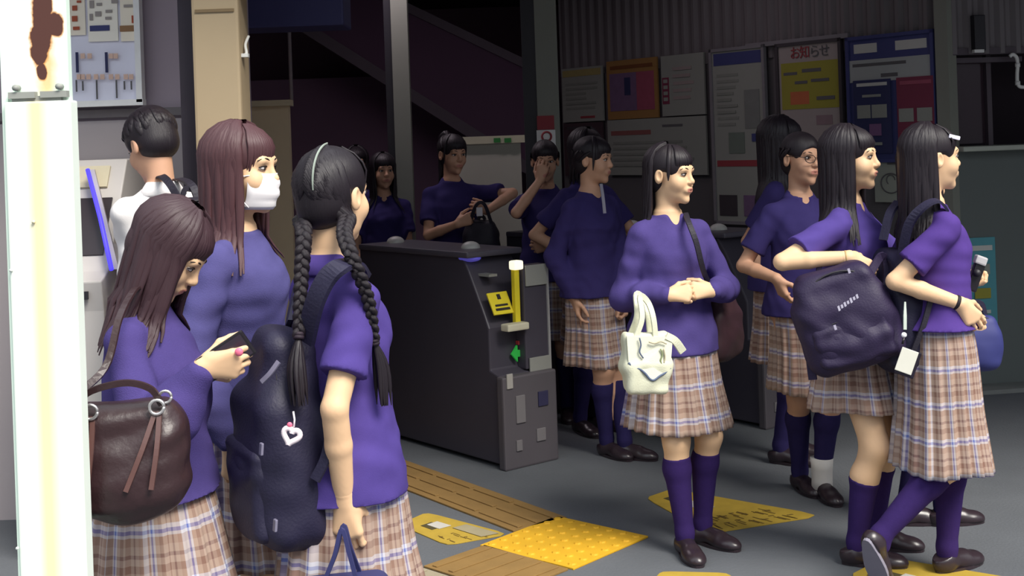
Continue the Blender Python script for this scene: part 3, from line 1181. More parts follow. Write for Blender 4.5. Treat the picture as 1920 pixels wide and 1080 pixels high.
mb = MB()
a0, a1 = -3.45, 0.02
xs = np.arange(a0, a1, .0125)
prof = [(a, .012 * np.clip(1.6 * math.sin(2 * math.pi * a / .1), -1, 1)) for a in xs]
Vv = [wall_pt(a, z, o) for z in (2.05, 3.0) for a, o in prof]
m_ = len(prof)
mb.add(Vv, [(i, i + 1, m_ + i + 1, m_ + i) for i in range(m_ - 1)])
mb.box(wall_pt((a0 + a1) / 2, 1.5, -.09), (a1 - a0, .12, 3.0), FRAME)
structure(mb.build('wall_corrugated', CORR))
lower = MB()
lower.box(wall_pt((a0 + a1) / 2, 1.02, -.015), (a1 - a0, .03, 2.06), FRAME)
structure(lower.build('wall_board', mat('board_grey', (98, 94, 96), .8, .06, 3)))


def poster(name, label, px0, px1, bg, parts, off=.03, thick=.016, frame=None, group=None, cat='poster'):
    """flat sheet on the wall; parts = (x0,y0,x1,y1,material,name) as fractions from the top left"""
    (aa, z1), (ab, z0) = on_wall(*px0, off), on_wall(*px1, off)
    w, h = ab - aa, z1 - z0
    base = wall_pt((aa + ab) / 2, z0, off)
    t = thing(name, label, cat, tuple(base), group)
    MB().box(wall_pt((aa + ab) / 2, (z0 + z1) / 2, off), (w, thick, h), FRAME).build('sheet', bg, t)
    if frame:
        f = MB()
        e = .022
        for (c, s_) in (((0, h / 2), (w + e, e)), ((0, -h / 2), (w + e, e)), ((-w / 2, 0), (e, h + e)), ((w / 2, 0), (e, h + e))):
            f.box(wall_pt((aa + ab) / 2 + c[0], (z0 + z1) / 2 + c[1], off + .006), (s_[0], thick + .014, s_[1]), FRAME)
        f.build('frame', frame, t)
    for i, (x0, y0, x1, y1, mt, nm) in enumerate(parts):
        ca, cz = aa + w * (x0 + x1) / 2, z1 - h * (y0 + y1) / 2
        MB().box(wall_pt(ca, cz, off + thick / 2 + .001 + .0006 * (i % 7)), (w * (x1 - x0), .003, h * (y1 - y0)), FRAME).build(nm, mt, t)
    return t, (aa, ab, z0, z1)


def lines(n, x0, x1, y0, y1, mt, nm='text_line', frac=.45, seed=1):
    r = random.Random(seed)
    return [(x0, y0 + (y1 - y0) * i / n, x0 + (x1 - x0) * r.uniform(.6, 1), y0 + (y1 - y0) * (i + frac) / n, mt, nm) for i in range(n)]


P_GREY = mat('paper_shaded_grey', (150, 152, 144), .75, .05, 8)
P_ORANGE = mat('print_orange', (156, 116, 66), .7, .08, 20)
P_PINK = mat('print_pink', (158, 78, 98), .7, .16, 18)
P_VIOLET = mat('print_violet', (118, 92, 124), .7, .22, 16)
P_RED = mat('print_red', (150, 60, 66), .7, .06, 12)
P_CRIM = mat('print_crimson', (122, 50, 72), .7, .08, 12)
P_BLUE = mat('print_blue', (64, 68, 118), .7, .06, 12)
P_NAVY = mat('print_navy', (50, 53, 92), .7, .08, 12)
P_YEL = mat('print_yellow', (152, 146, 56), .7, .06, 12)
P_TXT = mat('print_grey_text', (96, 94, 96), .75, .05)
P_TEAL = mat('print_teal', (84, 150, 160), .7, .10, 14)
FR_DARK = mat('frame_dark', (66, 60, 64), .6)
FR_GREY = mat('frame_grey', (128, 124, 128), .6)

poster('poster', 'grey green notice with an ochre header, nearest the red stickered hall post', (1054, 130), (1133, 226), P_GREY,
       [(.03, .04, .97, .16, mat('print_ochre', (164, 150, 96), .7), 'header'), (.45, .90, .8, .94, P_RED, 'caption')] + lines(6, .1, .9, .28, .82, mat('print_faint', (136, 138, 130), .8), seed=2))
poster('poster', 'orange bordered poster with pink and violet picture on the wall', (1138, 116), (1236, 220), P_ORANGE,
       [(.06, .22, .60, .86, P_VIOLET, 'picture'), (.60, .22, .94, .86, P_PINK, 'picture'), (.08, .09, .92, .15, mat('print_brown', (120, 72, 40), .7), 'title_bar'), (.36, .3, .48, .6, P_NAVY, 'picture_figure')])
poster('poster', 'pale grey poster with dark red upright strip along its left edge', (1240, 106), (1324, 214), P_GREY,
       [(.02, .36, .18, .80, P_CRIM, 'upright_strip')] + [(.05, .39 + .1 * i, .15, .45 + .1 * i, P_GREY, 'character') for i in range(4)] + lines(5, .28, .92, .2, .8, mat('print_faint_pink', (158, 144, 140), .8), seed=4))
poster('notice_board', 'wide pale notice board with one red line below the orange poster', (1140, 226), (1328, 328), P_GREY,
       [(.04, .20, .46, .28, mat('print_dull_red', (140, 86, 82), .7), 'title_bar'), (.58, .12, .78, .16, P_TXT, 'title_bar')] + lines(5, .06, .9, .40, .9, mat('print_faint', (136, 138, 130), .8), seed=5), cat='notice board')
poster('notice_board', 'dark brown notice board behind the girls below the grey green notice', (1058, 232), (1134, 330), mat('board_brown', (70, 52, 58), .8, .1), [(.1, .06, .75, .12, FR_DARK, 'title_bar')], cat='notice board')
poster('information_board', 'tall grey framed timetable board with blue header and red band', (1334, 96), (1444, 420), P_GREY,
       [(.05, .02, .95, .09, P_BLUE, 'header'), (.06, .64, .95, .675, P_RED, 'red_band'), (.62, .24, .9, .46, mat('print_map_grey', (124, 126, 122), .8), 'map'), (.30, .48, .60, .60, mat('print_map_green', (112, 122, 112), .8), 'map'),
        (.74, .49, .95, .535, P_BLUE, 'label'), (.08, .84, .42, .96, FR_DARK, 'photo'), (.55, .84, .92, .96, P_VIOLET, 'photo')] + lines(9, .1, .55, .14, .46, mat('print_faint', (136, 138, 130), .8), seed=6), frame=FR_GREY, off=.04, cat='board')
tN, (aN0, aN1, zN0, zN1) = poster('poster', 'white and yellow notice poster with four large characters on top', (1458, 86), (1584, 300), mat('paper_warm', (160, 150, 146), .75, .04, 8),
       [(.06, .16, .98, .56, P_YEL, 'yellow_field'), (.20, .41, .50, .52, mat('print_orange_red', (190, 104, 66), .7), 'red_block'), (.10, .24, .32, .265, P_TXT, 'text_line'), (.40, .22, .70, .25, P_TXT, 'text_line'),
        (.28, .32, .48, .345, P_TXT, 'text_line'), (.54, .31, .82, .335, P_TXT, 'text_line'), (.62, .46, .90, .49, P_TXT, 'text_line'), (.60, .62, .85, .70, mat('print_dusk', (140, 118, 122), .7), 'text_line')], frame=FR_DARK)


def text_on(parent, txt, size, place, mt, name, thick=.001):
    cu = bpy.data.curves.new(name, 'FONT')
    cu.body = txt
    cu.size = size
    cu.extrude = thick
    cu.align_x, cu.align_y = 'CENTER', 'CENTER'
    o = bpy.data.objects.new(name, cu)
    COL.objects.link(o)
    dg = bpy.context.evaluated_depsgraph_get()
    me = bpy.data.meshes.new_from_object(o.evaluated_get(dg))
    bpy.data.objects.remove(o)
    me.materials.clear()
    me.materials.append(mt)
    o = bpy.data.objects.new(name, me)
    COL.objects.link(o)
    o.parent = parent
    loc = np.zeros(3)
    p = parent
    while p is not None:
        loc = loc + np.array(p.location)
        p = p.parent
    c, axx, axy, axz = place
    M = Matrix(((axx[0], axy[0], axz[0], c[0] - loc[0]), (axx[1], axy[1], axz[1], c[1] - loc[1]), (axx[2], axy[2], axz[2], c[2] - loc[2]), (0, 0, 0, 1)))
    o.matrix_local = M
    return o


for i, (ch, mt) in enumerate(zip('お知らせ', (P_RED, P_RED, P_TXT, P_TXT))):
    text_on(tN, ch, .088, (wall_pt(aN0 + (aN1 - aN0) * (.30 + .155 * i), zN1 - (zN1 - zN0) * .085, .043), U3, Z3, NW), mt, 'character')

poster('sign_board', 'large blue framed sign board with white bars above navy and crimson posters', (1590, 74), (1757, 300), P_BLUE,
       [(.08, .05, .36, .125, PAPER, 'white_bar'), (.58, .05, .94, .125, PAPER, 'white_bar'), (.02, .18, .98, .36, mat('paper_cool', (168, 172, 170), .75, .04, 8), 'white_field'), (.40, .30, .60, .33, P_TXT, 'text_line'), (.06, .21, .7, .235, P_TXT, 'text_line')], frame=P_BLUE, off=.035, cat='sign')
poster('poster', 'navy poster with pale bars mounted low on the blue sign board', (1600, 152), (1674, 287), P_NAVY,
       [(.1, .04, .92, .085, PAPER, 'title_bar'), (.25, .20, .75, .235, P_GREY, 'text_line'), (.10, .34, .46, .52, P_GREY, 'picture'), (.5, .34, .9, .52, P_GREY, 'picture'), (.42, .6, .74, .76, mat('print_mauve', (128, 92, 132), .7), 'picture'), (.3, .85, .75, .89, P_GREY, 'text_line')], off=.052, thick=.01)
poster('poster', 'crimson poster with two pale pictures mounted right of the navy poster', (1681, 146), (1755, 283), P_CRIM,
       [(.1, .05, .95, .10, P_PINK, 'title_bar'), (.05, .42, .45, .60, P_GREY, 'picture'), (.55, .42, .95, .60, P_GREY, 'picture'), (.1, .74, .4, .78, P_PINK, 'text_line')], off=.052, thick=.01)
tF, (aF0, aF1, zF0, zF1) = poster('flyer', 'pale flyer with a sketched drawing below the blue sign board', (1640, 302), (1716, 380), mat('paper_flyer', (160, 164, 152), .75, .04, 8), [(.35, .04, .9, .09, P_TXT, 'title_bar')], cat='poster')
mb = MB()
cF = wall_pt((aF0 + aF1) / 2 - .02, (zF0 + zF1) / 2 - .01, .041)
mb.tube([cF + U3 * (.07 * math.cos(t)) + Z3 * .06 * math.sin(t) for t in np.linspace(0, 5.4, 24)], .004, 6)
mb.tube([cF + U3 * (.03 * math.cos(t)) + Z3 * (.02 + .03 * math.sin(t)) for t in np.linspace(0, 4, 14)], .003, 6)
mb.build('drawing', P_TXT, tF)

# rails and posts of the poster wall
mb = MB()
(ra, rz0), (rb, rz1) = on_wall(1400, 92, .03), on_wall(1592, 71, .03)
mb.box(wall_pt((ra + rb) / 2, rz0 + .02, .03), (rb - ra, .03, .03), FRAME)
structure(mb.build('trim_1', FR_GREY))
pp = at(1778, 240, 7.55)
structure(MB().box((pp[0], pp[1], 1.5), (.085, .085, 2.95), FRAME).build('trim_2', STEEL_G))

# ticket office right of the poster wall: counter wall, window opening, sheet wall above
CX = pp + np.array([.02, -.02, 0])
CX[2] = 0
CU = unit([1, .14, 0])
CN = unit(np.cross(CU, Z3))
CF = np.array([CU, -CN, Z3])
cpt = lambda a, z, off=0: CX + CU * a + CN * off + Z3 * z
structure(MB().box(cpt(1.5, .70, -.08), (3.0, .16, 1.40), CF).build('wall_counter', COUNTER))
t = MB().box(cpt(1.5, 1.412, -.03), (3.0, .30, .03), CF, bev=.008)
tag(t.build('counter_shelf', mat('pale_shelf', (168, 172, 160), .5), None, cpt(1.5, 1.397)), 'long pale shelf edge along the top of the green grey counter wall', 'shelf')
mb = MB()
xs = np.arange(0, 3.0, .0125)
prof = [(a, .012 * np.clip(1.6 * math.sin(2 * math.pi * a / .1), -1, 1)) for a in xs]
m_ = len(prof)
mb.add([cpt(a, z, o) for z in (1.97, 2.97) for a, o in prof], [(i, i + 1, m_ + i + 1, m_ + i) for i in range(m_ - 1)])
mb.box(cpt(1.5, 2.47, -.09), (3.0, .12, 1.0), CF)
structure(mb.build('wall_above_window', CORR))


def on_counter(px, py, off=0.0):
    dd = at(px, py, 1.0) - np.array([0, 0, CAMH])
    c0_ = np.array([0, 0, CAMH])
    return c0_ + dd * (((CX + CN * off) - c0_) @ CN) / (dd @ CN)


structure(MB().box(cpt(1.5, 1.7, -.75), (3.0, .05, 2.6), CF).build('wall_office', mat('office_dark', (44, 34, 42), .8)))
mb = MB()
mb.box(cpt(.02, 1.69, -.06), (.05, .06, .56), CF)
mb.box(cpt(.24, 1.935, -.06), (.46, .05, .03), CF)
mb.box(cpt(.28, 1.69, -.10), (.03, .04, .56), CF)
mb.box(cpt(1.5, 1.985, -.03), (3.0, .08, .04), CF)
structure(mb.build('window_1', mat('window_frame_dark', (74, 64, 72), .5)))
gl = mat('smoked_glass', (60, 46, 54), .12, .02, spec=.5)
structure(MB().box(cpt(.15, 1.69, -.12), (.24, .008, .50), CF).build('window_2', gl))
t = thing('drain_pipe', 'white bent pipe on the wall above the dark ticket window', 'pipe', tuple(cpt(.41, 1.75, .05)))
q_ = [on_counter(px, py, .03) for px, py in ((1893, 106), (1899, 102), (1906, 108), (1908, 122), (1907, 140), (1908, 156), (1914, 163), (1935, 163))]
MB().tube(smooth_path(q_), .011, 10).build('pipe', WHITE, t)
mb = MB()
for k in (3, 5):
    MB().tube([q_[k] - [0, 0, .012], q_[k] + [0, 0, .012]], .015, 10).build('pipe_collar', WHITE, t)
t = thing('wall_box', 'narrow dark box with white bottom edge on the sheet wall above the window', 'box', tuple(on_counter(1833, 98, .03)))
c = on_counter(1834, 62, .035)
MB().box(c, (.07, .05, .21), CF, bev=.006).build('case', DARKMETAL, t)
MB().box(on_counter(1834, 96, .05), (.06, .03, .018), CF).build('edge_strip', WHITE, t)
# teal notice on the counter wall
t = thing('poster', 'teal information poster on the counter wall beside the walking girl', 'poster', tuple(on_counter(1841, 610, .008)))
pc = lambda px, py, o=.0: on_counter(px, py, .006 + o)
MB().box(on_counter(1841, 528, .006), (.175, .012, .52), CF).build('sheet', P_TEAL, t)
for i, (px, py, w, h, m) in enumerate(((1841, 465, .13, .03, PAPER), (1838, 505, .12, .06, P_GREY), (1843, 550, .10, .06, P_YEL), (1840, 585, .12, .02, PAPER))):
    MB().box(pc(px, py, .009 + .002 * i), (w, .003, h), CF).build('printed_panel', m, t)
structure(MB().box(cpt(1.5, .012, .10), (3.0, .18, .024), CF).build('baseboard_counter', mat('kerb', (120, 122, 120), .8)))

# ---- posts of the gate hall
p = ground(772, 800)
p = at(762, 400, 8.2)
structure(MB().box((p[0], p[1], 1.5), (.105, .10, 2.95)).box((p[0] - .075, p[1] + .02, 1.5), (.05, .10, 2.95), mi=1).build('pillar_hall_left', [STEEL_G, DARKMETAL]))
p = at(1026, 240, 7.9)
structure(MB().box((p[0] + .01, p[1], 1.5), (.135, .10, 2.95)).box((p[0] - .095, p[1] + .02, 1.5), (.09, .12, 2.95), mi=1).build('pillar_hall_right', [STEEL_G, DARKMETAL]))
t = thing('post_sticker', 'red and white no entry sticker on the grey green hall post', 'sticker', tuple(at(1024, 262, 7.84)))
c = at(1023, 230, 7.843)
MB().box(c, (.105, .006, .085)).build('red_field', P_RED, t)
c = at(1024, 259, 7.843)
MB().box(c, (.115, .006, .10)).build('white_field', WHITE, t)
c = at(1025, 256, 7.838)
MB().tube([c + np.array([.028 * math.cos(a), 0, .028 * math.sin(a)]) for a in np.linspace(0, 6.283, 20)], .007, 6).build('red_ring', P_RED, t)

# ---- staircase behind the hall
YS = 10.6
q0, q1 = at(560, 45, YS), at(1010, 330, YS)
d = unit(q1 - q0)
mb = MB()
top0, top1 = at(560, -85, YS), at(1010, 130, YS)
mb.prism([q0, q1, top1, top0], (0, 1, 0), .9)
tag(mb.build('staircase', [mat('stair_panel_dark', (92, 66, 88), .8, .1, 2)], None, q0), 'dark enclosed staircase rising to the left behind the gate hall', 'staircase')
mb = MB()
mb.prism([q0 + [0, -.04, -.05], q1 + [0, -.04, -.05], q1 + [0, -.04, .06], q0 + [0, -.04, .06]], (0, 1, 0), .035)
mb.prism([top0 + [0, -.04, -.05], top1 + [0, -.04, -.05], top1 + [0, -.04, .03], top0 + [0, -.04, .03]], (0, 1, 0), .035)
o = mb.build('stringer', mat('stair_edge', (92, 80, 90), .6), bpy.data.objects['staircase'])
structure(MB().box((-1.4, 12.0, 1.1), (4.0, .1, 2.2)).build('wall_under_stairs', WALL_DARK))

# pale partition with a top rail behind the ponytail girl
t = thing('partition_panel', 'pale free standing partition panel with green marked top rail', 'partition', (at(922, 400, 8.6)[0], 8.6, 0))
c = at(922, 400, 8.6)
MB().box((c[0], 8.6, .80), (.42, .03, 1.52)).build('panel', mat('panel_pale', (196, 192, 178), .7, .04), t)
MB().box((at(924, 262, 8.58)[0], 8.58, at(924, 262, 8.58)[2]), (.46, .06, .05)).build('top_rail', mat('rail_pale', (214, 208, 180), .6), t)
for px in (932, 952):
    MB().box(at(px, 263, 8.545), (.045, .004, .03)).build('green_mark', mat('print_green', (60, 140, 70), .7), t)
MB().box((c[0], 8.6, .02), (.46, .3, .04)).build('foot', DARKMETAL, t)

# left: wall with fare map, ticket machine, beige column, panels
structure(MB().box((-2.6, 5.6, 1.5), (2.9, .16, 3.0)).box((-2.6, 5.505, 1.73), (2.9, .03, .035), mi=1).build('wall_left', [WALL_GREY, mat('rail_grey', (112, 106, 108), .6)]))
structure(MB().box((-4.2, 5.0, 1.5), (.16, 1.4, 3.0)).build('wall_left_return', WALL_GREY))
structure(MB().box((-2.6, 5.515, .85), (2.9, .03, 1.7)).build('wall_left_lower', mat('machine_wall', (164, 156, 158), .7, .05, 2)))
c0, c1 = at(364, 200, 4.95), at(453, 200, 4.95)
xc = (c0[0] + c1[0]) / 2
mb = MB().box((xc, 5.04, 1.5), (c1[0] - c0[0], .18, 2.96), bev=.012)
mb.box((xc, 4.947, at(400, 20, 4.95)[2]), (.15, .006, .012), mi=1)
mb.box((xc + .30, 5.04, 2.22), (.5, .14, .12))
structure(mb.build('pillar_beige', [BEIGE, mat('beige_groove', (128, 108, 80), .8)]))
structure(MB().box((c0[0] - .06, 5.2, 1.5), (.06, .2, 2.96)).build('trim_3', mat('dark_edge', (58, 52, 62), .7)))
# fare map
t = thing('fare_map', 'white framed railway fare map on the grey wall above the ticket machine', 'sign', tuple(at(200, 195, 5.44)))
fm = lambda px, py, o=0: at(px, py, 5.46 - o)
x0_, x1_ = at(96, 100, 5.46)[0], at(262, 100, 5.46)[0]
zb, zt = at(200, 194, 5.46)[2], 2.42
MB().box(((x0_ + x1_) / 2, 5.47, (zb + zt) / 2), (x1_ - x0_, .03, zt - zb)).build('board', mat('map_lilac', (232, 232, 248), .6, .03), t)
f = MB()
f.box(((x0_ + x1_) / 2, 5.455, zb), (x1_ - x0_ + .03, .05, .025)).box((x1_, 5.455, (zb + zt) / 2), (.025, .05, zt - zb)).box((x0_, 5.455, (zb + zt) / 2), (.025, .05, zt - zb)).box(((x0_ + x1_) / 2, 5.455, zt), (x1_ - x0_ + .03, .05, .025))
f.build('frame', mat('frame_light', (240, 240, 238), .4), t)
CREAM = mat('map_cream', (250, 240, 220), .6, .03)
DOT = mat('station_mark', (168, 92, 66), .6)
for (ax_, ay, bx, by, m, nm) in ((100, -20, 163, 66, CREAM, 'map_sheet'), (165, -20, 224, 77, mat('map_cream_light', (252, 246, 232), .6, .03), 'map_sheet'), (226, -20, 260, 77, CREAM, 'map_sheet'),
                                 (171, 49, 208, 58, P_BLUE, 'legend_bar'), (227, 49, 258, 59, mat('print_brown_bar', (150, 112, 76), .6), 'legend_bar')):
    A, B = fm(ax_, ay), fm(bx, by)
    MB().box(((A[0] + B[0]) / 2, 5.447 - (.004 if nm != 'map_sheet' else 0), (A[2] + B[2]) / 2), (B[0] - A[0], .006, A[2] - B[2])).build(nm, m, t)
for (px, py, w, h) in ((140, 15, 9, 9), (140, 35, 10, 10), (143, 53, 12, 6), (252, 36, 10, 14), (148, 3, 8, 4)):
    A = fm(px, py, .02)
    MB().box(A, (w * .00228, .004, h * .00228)).build('station_mark', mat('mark_red_brown', (176, 84, 56), .6), t)
for (px, py, w, h) in ((172, 8, 8, 14), (186, 8, 10, 5), (184, 26, 11, 9), (171, 32, 6, 12), (204, 21, 12, 5), (203, 34, 11, 5), (240, 11, 16, 5), (215, 3, 12, 6)):
    MB().box(fm(px, py, .02), (w * .00228, .004, h * .00228)).build('map_text', mat('map_text_grey', (158, 150, 146), .6), t)
for px, y0, y1, m in ((144, 98, 136, P_NAVY), (199, 98, 136, P_NAVY), (181, 150, 186, P_TXT), (218, 150, 184, P_TXT), (143, 150, 172, P_TXT), (155, 152, 170, P_TXT), (233, 152, 168, P_TXT), (246, 152, 168, P_TXT), (252, 0, 30, P_TXT)):
    A, B = fm(px, y0, .018), fm(px, y1, .018)
    MB().box((A[0], A[1], (A[2] + B[2]) / 2), (.006 if m is P_TXT else .011, .004, A[2] - B[2])).build('route_line', m, t)
for i, px in enumerate((148, 155, 166, 180, 192, 208, 220, 236, 246)):
    MB().box(fm(px, 144, .02), (.018, .004, .022)).build('station_mark', mat('mark_pale', (224, 190, 172), .6), t)
for px in (155, 168, 208, 217):
    MB().box(fm(px, 105, .02), (.018, .004, .022)).build('station_mark', mat('mark_pale', (224, 190, 172), .6), t)

# ticket machine
TY = 5.0
t = thing('ticket_machine', 'grey ticket machine with sloping front and blue lit side edge', 'machine', (at(160, 500, TY)[0], 5.2, 0))
mx0, mx1 = at(60, 500, TY)[0], at(214, 500, TY)[0]
xm, wm = (mx0 + mx1) / 2, mx1 - mx0
body = mat('machine_grey', (190, 184, 180), .6, .05, 4)
zz = lambda py: at(180, py, TY)[2]
mb = MB()
pts = [(5.48, 0), (4.88, 0), (4.86, zz(575)), (4.84, zz(520)), (4.93, zz(505)), (5.22, zz(300)), (5.48, zz(300))]
mb.prism([(mx0, y, z) for y, z in pts], (1, 0, 0), wm)
mb.build('cabinet', body, t, bevel=.006)
ln = unit(np.array([0, 5.22 - 4.93, zz(300) - zz(505)]))
nn = unit(np.cross(np.array([1, 0, 0]), ln))
fa = np.array([[1, 0, 0], ln, nn])
cs = np.array([xm, (5.22 + 4.93) / 2, (zz(300) + zz(505)) / 2])
MB().box(cs - ln * .06 + nn * .004 + [.03, 0, 0], (wm * .62, .26, .008), fa).build('screen', mat('screen_dark', (52, 44, 48), .25), t)
MB().box(cs + ln * .17 + nn * .006 + [.02, 0, 0], (wm * .5, .10, .012), fa).build('price_panel', mat('panel_ivory', (196, 186, 160), .6), t)
MB().box((xm + wm * .2, 4.838, zz(545)), (.09, .012, .03)).build('coin_slot', DARKMETAL, t)
mb = MB()
sd = np.array([mx1 + .012, 0, 0])
side = [(mx1, 5.27, zz(285)), (mx1, 4.90, zz(510)), (mx1, 4.92, zz(545)), (mx1, 5.40, zz(420)), (mx1, 5.42, zz(330))]
w_ = MB()
A, B = at(168, 318, 5.12), at(213, 505, 4.86)
C_, D_ = at(250, 470, 5.40), at(236, 425, 5.42)
w_.prism([A, B, at(246, 500, 5.36), D_, at(176, 318, 5.44)], (0.9, 0.2, 0), .02)
w_.build('side_wing', mat('wing_grey', (168, 162, 166), .6), t)
MB().tube([A + (-.004, -.012, 0), (A + B) / 2 + np.array([.0, -.012, 0]), B + (-.004, -.012, 0)], .009, 8).build('light_strip', mat_emit('blue_lamp', (70, 60, 235), .9), t)

# beige panel, rod, ceiling box and fence behind the column
t = thing('partition_panel', 'beige partition panel with ledge on top behind the beige column', 'partition', (at(500, 300, 6.6)[0], 6.6, 0))
pa, pb = at(430, 300, 6.6), at(546, 300, 6.6)
zt = at(500, 200, 6.6)[2]
MB().box(((pa[0] + pb[0]) / 2, 6.6, (zt) / 2), (pb[0] - pa[0], .05, zt)).build('panel', mat('panel_beige', (186, 168, 140), .75, .06), t)
MB().box(((pa[0] + pb[0]) / 2, 6.585, zt + .015), (pb[0] - pa[0] + .03, .10, .03)).build('ledge', mat('ledge_beige', (176, 162, 136), .7), t)
t = thing('ceiling_sign', 'dark blue box hanging under the ceiling beside the beige column', 'sign', tuple(at(555, 50, 6.3)))
A, B = at(440, -60, 6.3), at(652, 52, 6.3)
MB().box(((A[0] + B[0]) / 2, 6.3, (A[2] + B[2]) / 2), (B[0] - A[0], .30, A[2] - B[2]), bev=.01).build('case', mat('sign_navy', (52, 52, 96), .6), t)
MB().box((A[0] + .2, 6.3, (A[2] + 3.0) / 2), (.03, .03, 3.0 - A[2])).build('hanger', DARKMETAL, t)
MB().box((B[0] - .12, 6.3, (A[2] + 3.0) / 2), (.03, .03, 3.0 - A[2])).build('hanger', DARKMETAL, t)
A, B = at(542, 54, 6.7), at(537, 195, 6.7)
tag(MB().tube([(A[0], 6.7, 2.99), (A[0], 6.7, zt + .0)], .010, 8).build('support_rod', mat('rod_grey', (120, 112, 118), .5), None, (A[0], 6.7, zt)), 'thin grey rod rising from the beige partition panel', 'rod')
t = thing('cable_bracket', 'small white bracket on the side of the beige column', 'bracket', tuple(at(460, 100, 5.0)))
MB().tube(smooth_path([at(454, 104, 5.0), at(462, 100, 5.0), at(460, 84, 5.02), at(466, 68, 5.05)]), .006, 6).build('cable', WHITE, t)
MB().box(at(459, 104, 4.99), (.03, .03, .014)).build('clip', WHITE, t)
t = thing('railing', 'dark upright bar railing between masked girl and braided girl', 'railing', (at(525, 400, 7.0)[0], 7.0, 0))
zt, zb = at(525, 388, 7.0)[2], .15
xa, xb = at(455, 400, 7.0)[0], at(640, 400, 7.0)[0]
BARS = mat('bar_grey', (104, 94, 90), .5)
for i in range(15):
    x = xa + (xb - xa) * i / 14
    MB().box((x, 7.0, (zt + zb) / 2), (.014, .014, zt - zb)).build('bar', BARS, t)
for z in (zt, zb):
    MB().box(((xa + xb) / 2, 7.0, z), (xb - xa + .03, .03, .03)).build('rail', BARS, t)
for x in (xa, xb):
    MB().box((x, 7.0, zt / 2), (.03, .03, zt)).build('railing_post', BARS, t)


# ---- near white pillar with rust
def rust_mat():
    m = mat('pillar_paint', (222, 240, 226), .5, .04, 3)
    nt = m.node_tree
    b = nt.nodes['Principled BSDF']
    tc = nt.nodes.new('ShaderNodeTexCoord')
    src = b.inputs['Base Color'].links[0].from_socket
    sp = nt.nodes.new('ShaderNodeSeparateXYZ')
    nt.links.new(tc.outputs['Object'], sp.inputs[0])
    nz = nt.nodes.new('ShaderNodeTexNoise')
    nz.inputs['Scale'].default_value = 26
    nz.inputs['Detail'].default_value = 6
    nt.links.new(tc.outputs['Object'], nz.inputs['Vector'])

    def M(op, a, b_=None, c=None):
        n = nt.nodes.new('ShaderNodeMath')
        n.operation = op
        for i, v in enumerate((a, b_, c)):
            if v is None:
                continue
            if hasattr(v, 'links') or hasattr(v, 'node'):
                nt.links.new(v, n.inputs[i])
            else:
                n.inputs[i].default_value = v
        return n.outputs[0]

    def blob(cx, cz, rx_, rz_):
        dx = M('DIVIDE', M('SUBTRACT', sp.outputs[0], cx), rx_)
        dz = M('DIVIDE', M('SUBTRACT', sp.outputs[2], cz), rz_)
        return M('SQRT', M('ADD', M('MULTIPLY', dx, dx), M('MULTIPLY', dz, dz)))
    return m, nt, b, src, sp, nz, M, blob


PW = 2.42
pl0, pl1 = at(12, 100, PW), at(126, 100, PW)
pw = pl1[0] - pl0[0]
pxc = (pl0[0] + pl1[0]) / 2
zsl = at(75, 190, PW)[2]
m, nt, b, src, sp, nz, M, blob = rust_mat()
sc_ = PW / F
bl = None
for (px, py, rx_, rz_) in ((77, 25, 17, 40), (78, 75, 19, 34), (104, 45, 17, 22), (84, 8, 14, 30), (72, 100, 15, 22), (78, 135, 9, 16)):
    p_ = at(px, py, PW)
    v = blob(p_[0] - pxc, p_[2], rx_ * sc_, rz_ * sc_)
    bl = v if bl is None else M('MINIMUM', bl, v)
bl = M('MULTIPLY', bl, .72)
edge = M('ADD', bl, M('MULTIPLY', M('SUBTRACT', nz.outputs['Fac'], .5), 1.1))
drip = blob(at(86, 130, PW)[0] - pxc, at(86, 120, PW)[2], 24 * sc_, 120 * sc_)
drip = M('ADD', drip, M('MULTIPLY', M('SUBTRACT', nz.outputs['Fac'], .5), 1.0))


def ramp(v, stops):
    cr = nt.nodes.new('ShaderNodeValToRGB')
    el = cr.color_ramp.elements
    while len(el) < len(stops):
        el.new(.5)
    for e, (p_, c) in zip(el, stops):
        e.position = p_
        e.color = (c, c, c, 1)
    nt.links.new(v, cr.inputs[0])
    return cr.outputs[0]


def mixc(f, a, c):
    mx = nt.nodes.new('ShaderNodeMix')
    mx.data_type = 'RGBA'
    nt.links.new(f, mx.inputs[0])
    nt.links.new(a, mx.inputs[6])
    mx.inputs[7].default_value = lin(c) + (1,)
    return mx.outputs[2]


c1 = mixc(ramp(drip, [(.3, .75), (1.0, 0)]), src, (236, 190, 110))
c2 = mixc(ramp(edge, [(.72, .95), (.90, 0)]), c1, (206, 140, 70))
c3 = mixc(ramp(edge, [(.68, 1), (.74, 0)]), c2, (84, 52, 46))
nt.links.new(c3, b.inputs['Base Color'])
rr_ = ramp(edge, [(.9, .9), (1.0, .5)])
nt.links.new(rr_, b.inputs['Roughness'])
PILL = m
pm = mat('pillar_sleeve', (232, 240, 230), .5, .03, 2)
nt2 = pm.node_tree
tc2 = nt2.nodes.new('ShaderNodeTexCoord')
sp2 = nt2.nodes.new('ShaderNodeSeparateXYZ')
nt2.links.new(tc2.outputs['Object'], sp2.inputs[0])
cr2 = nt2.nodes.new('ShaderNodeValToRGB')
el = cr2.color_ramp.elements
for (p_, a_) in ((.30, 0), (.44, .55), (.54, .55), (.72, 0)):
    e = el.new(p_)
    e.color = (a_,) * 3 + (1,)
el.remove(el[0])
el[-1].color = (0, 0, 0, 1)
mr = nt2.nodes.new('ShaderNodeMapRange')
mr.inputs['From Min'].default_value = -pw / 2
mr.inputs['From Max'].default_value = pw / 2
nt2.links.new(sp2.outputs[0], mr.inputs['Value'])
nt2.links.new(mr.outputs['Result'], cr2.inputs[0])
mx2 = nt2.nodes.new('ShaderNodeMix')
mx2.data_type = 'RGBA'
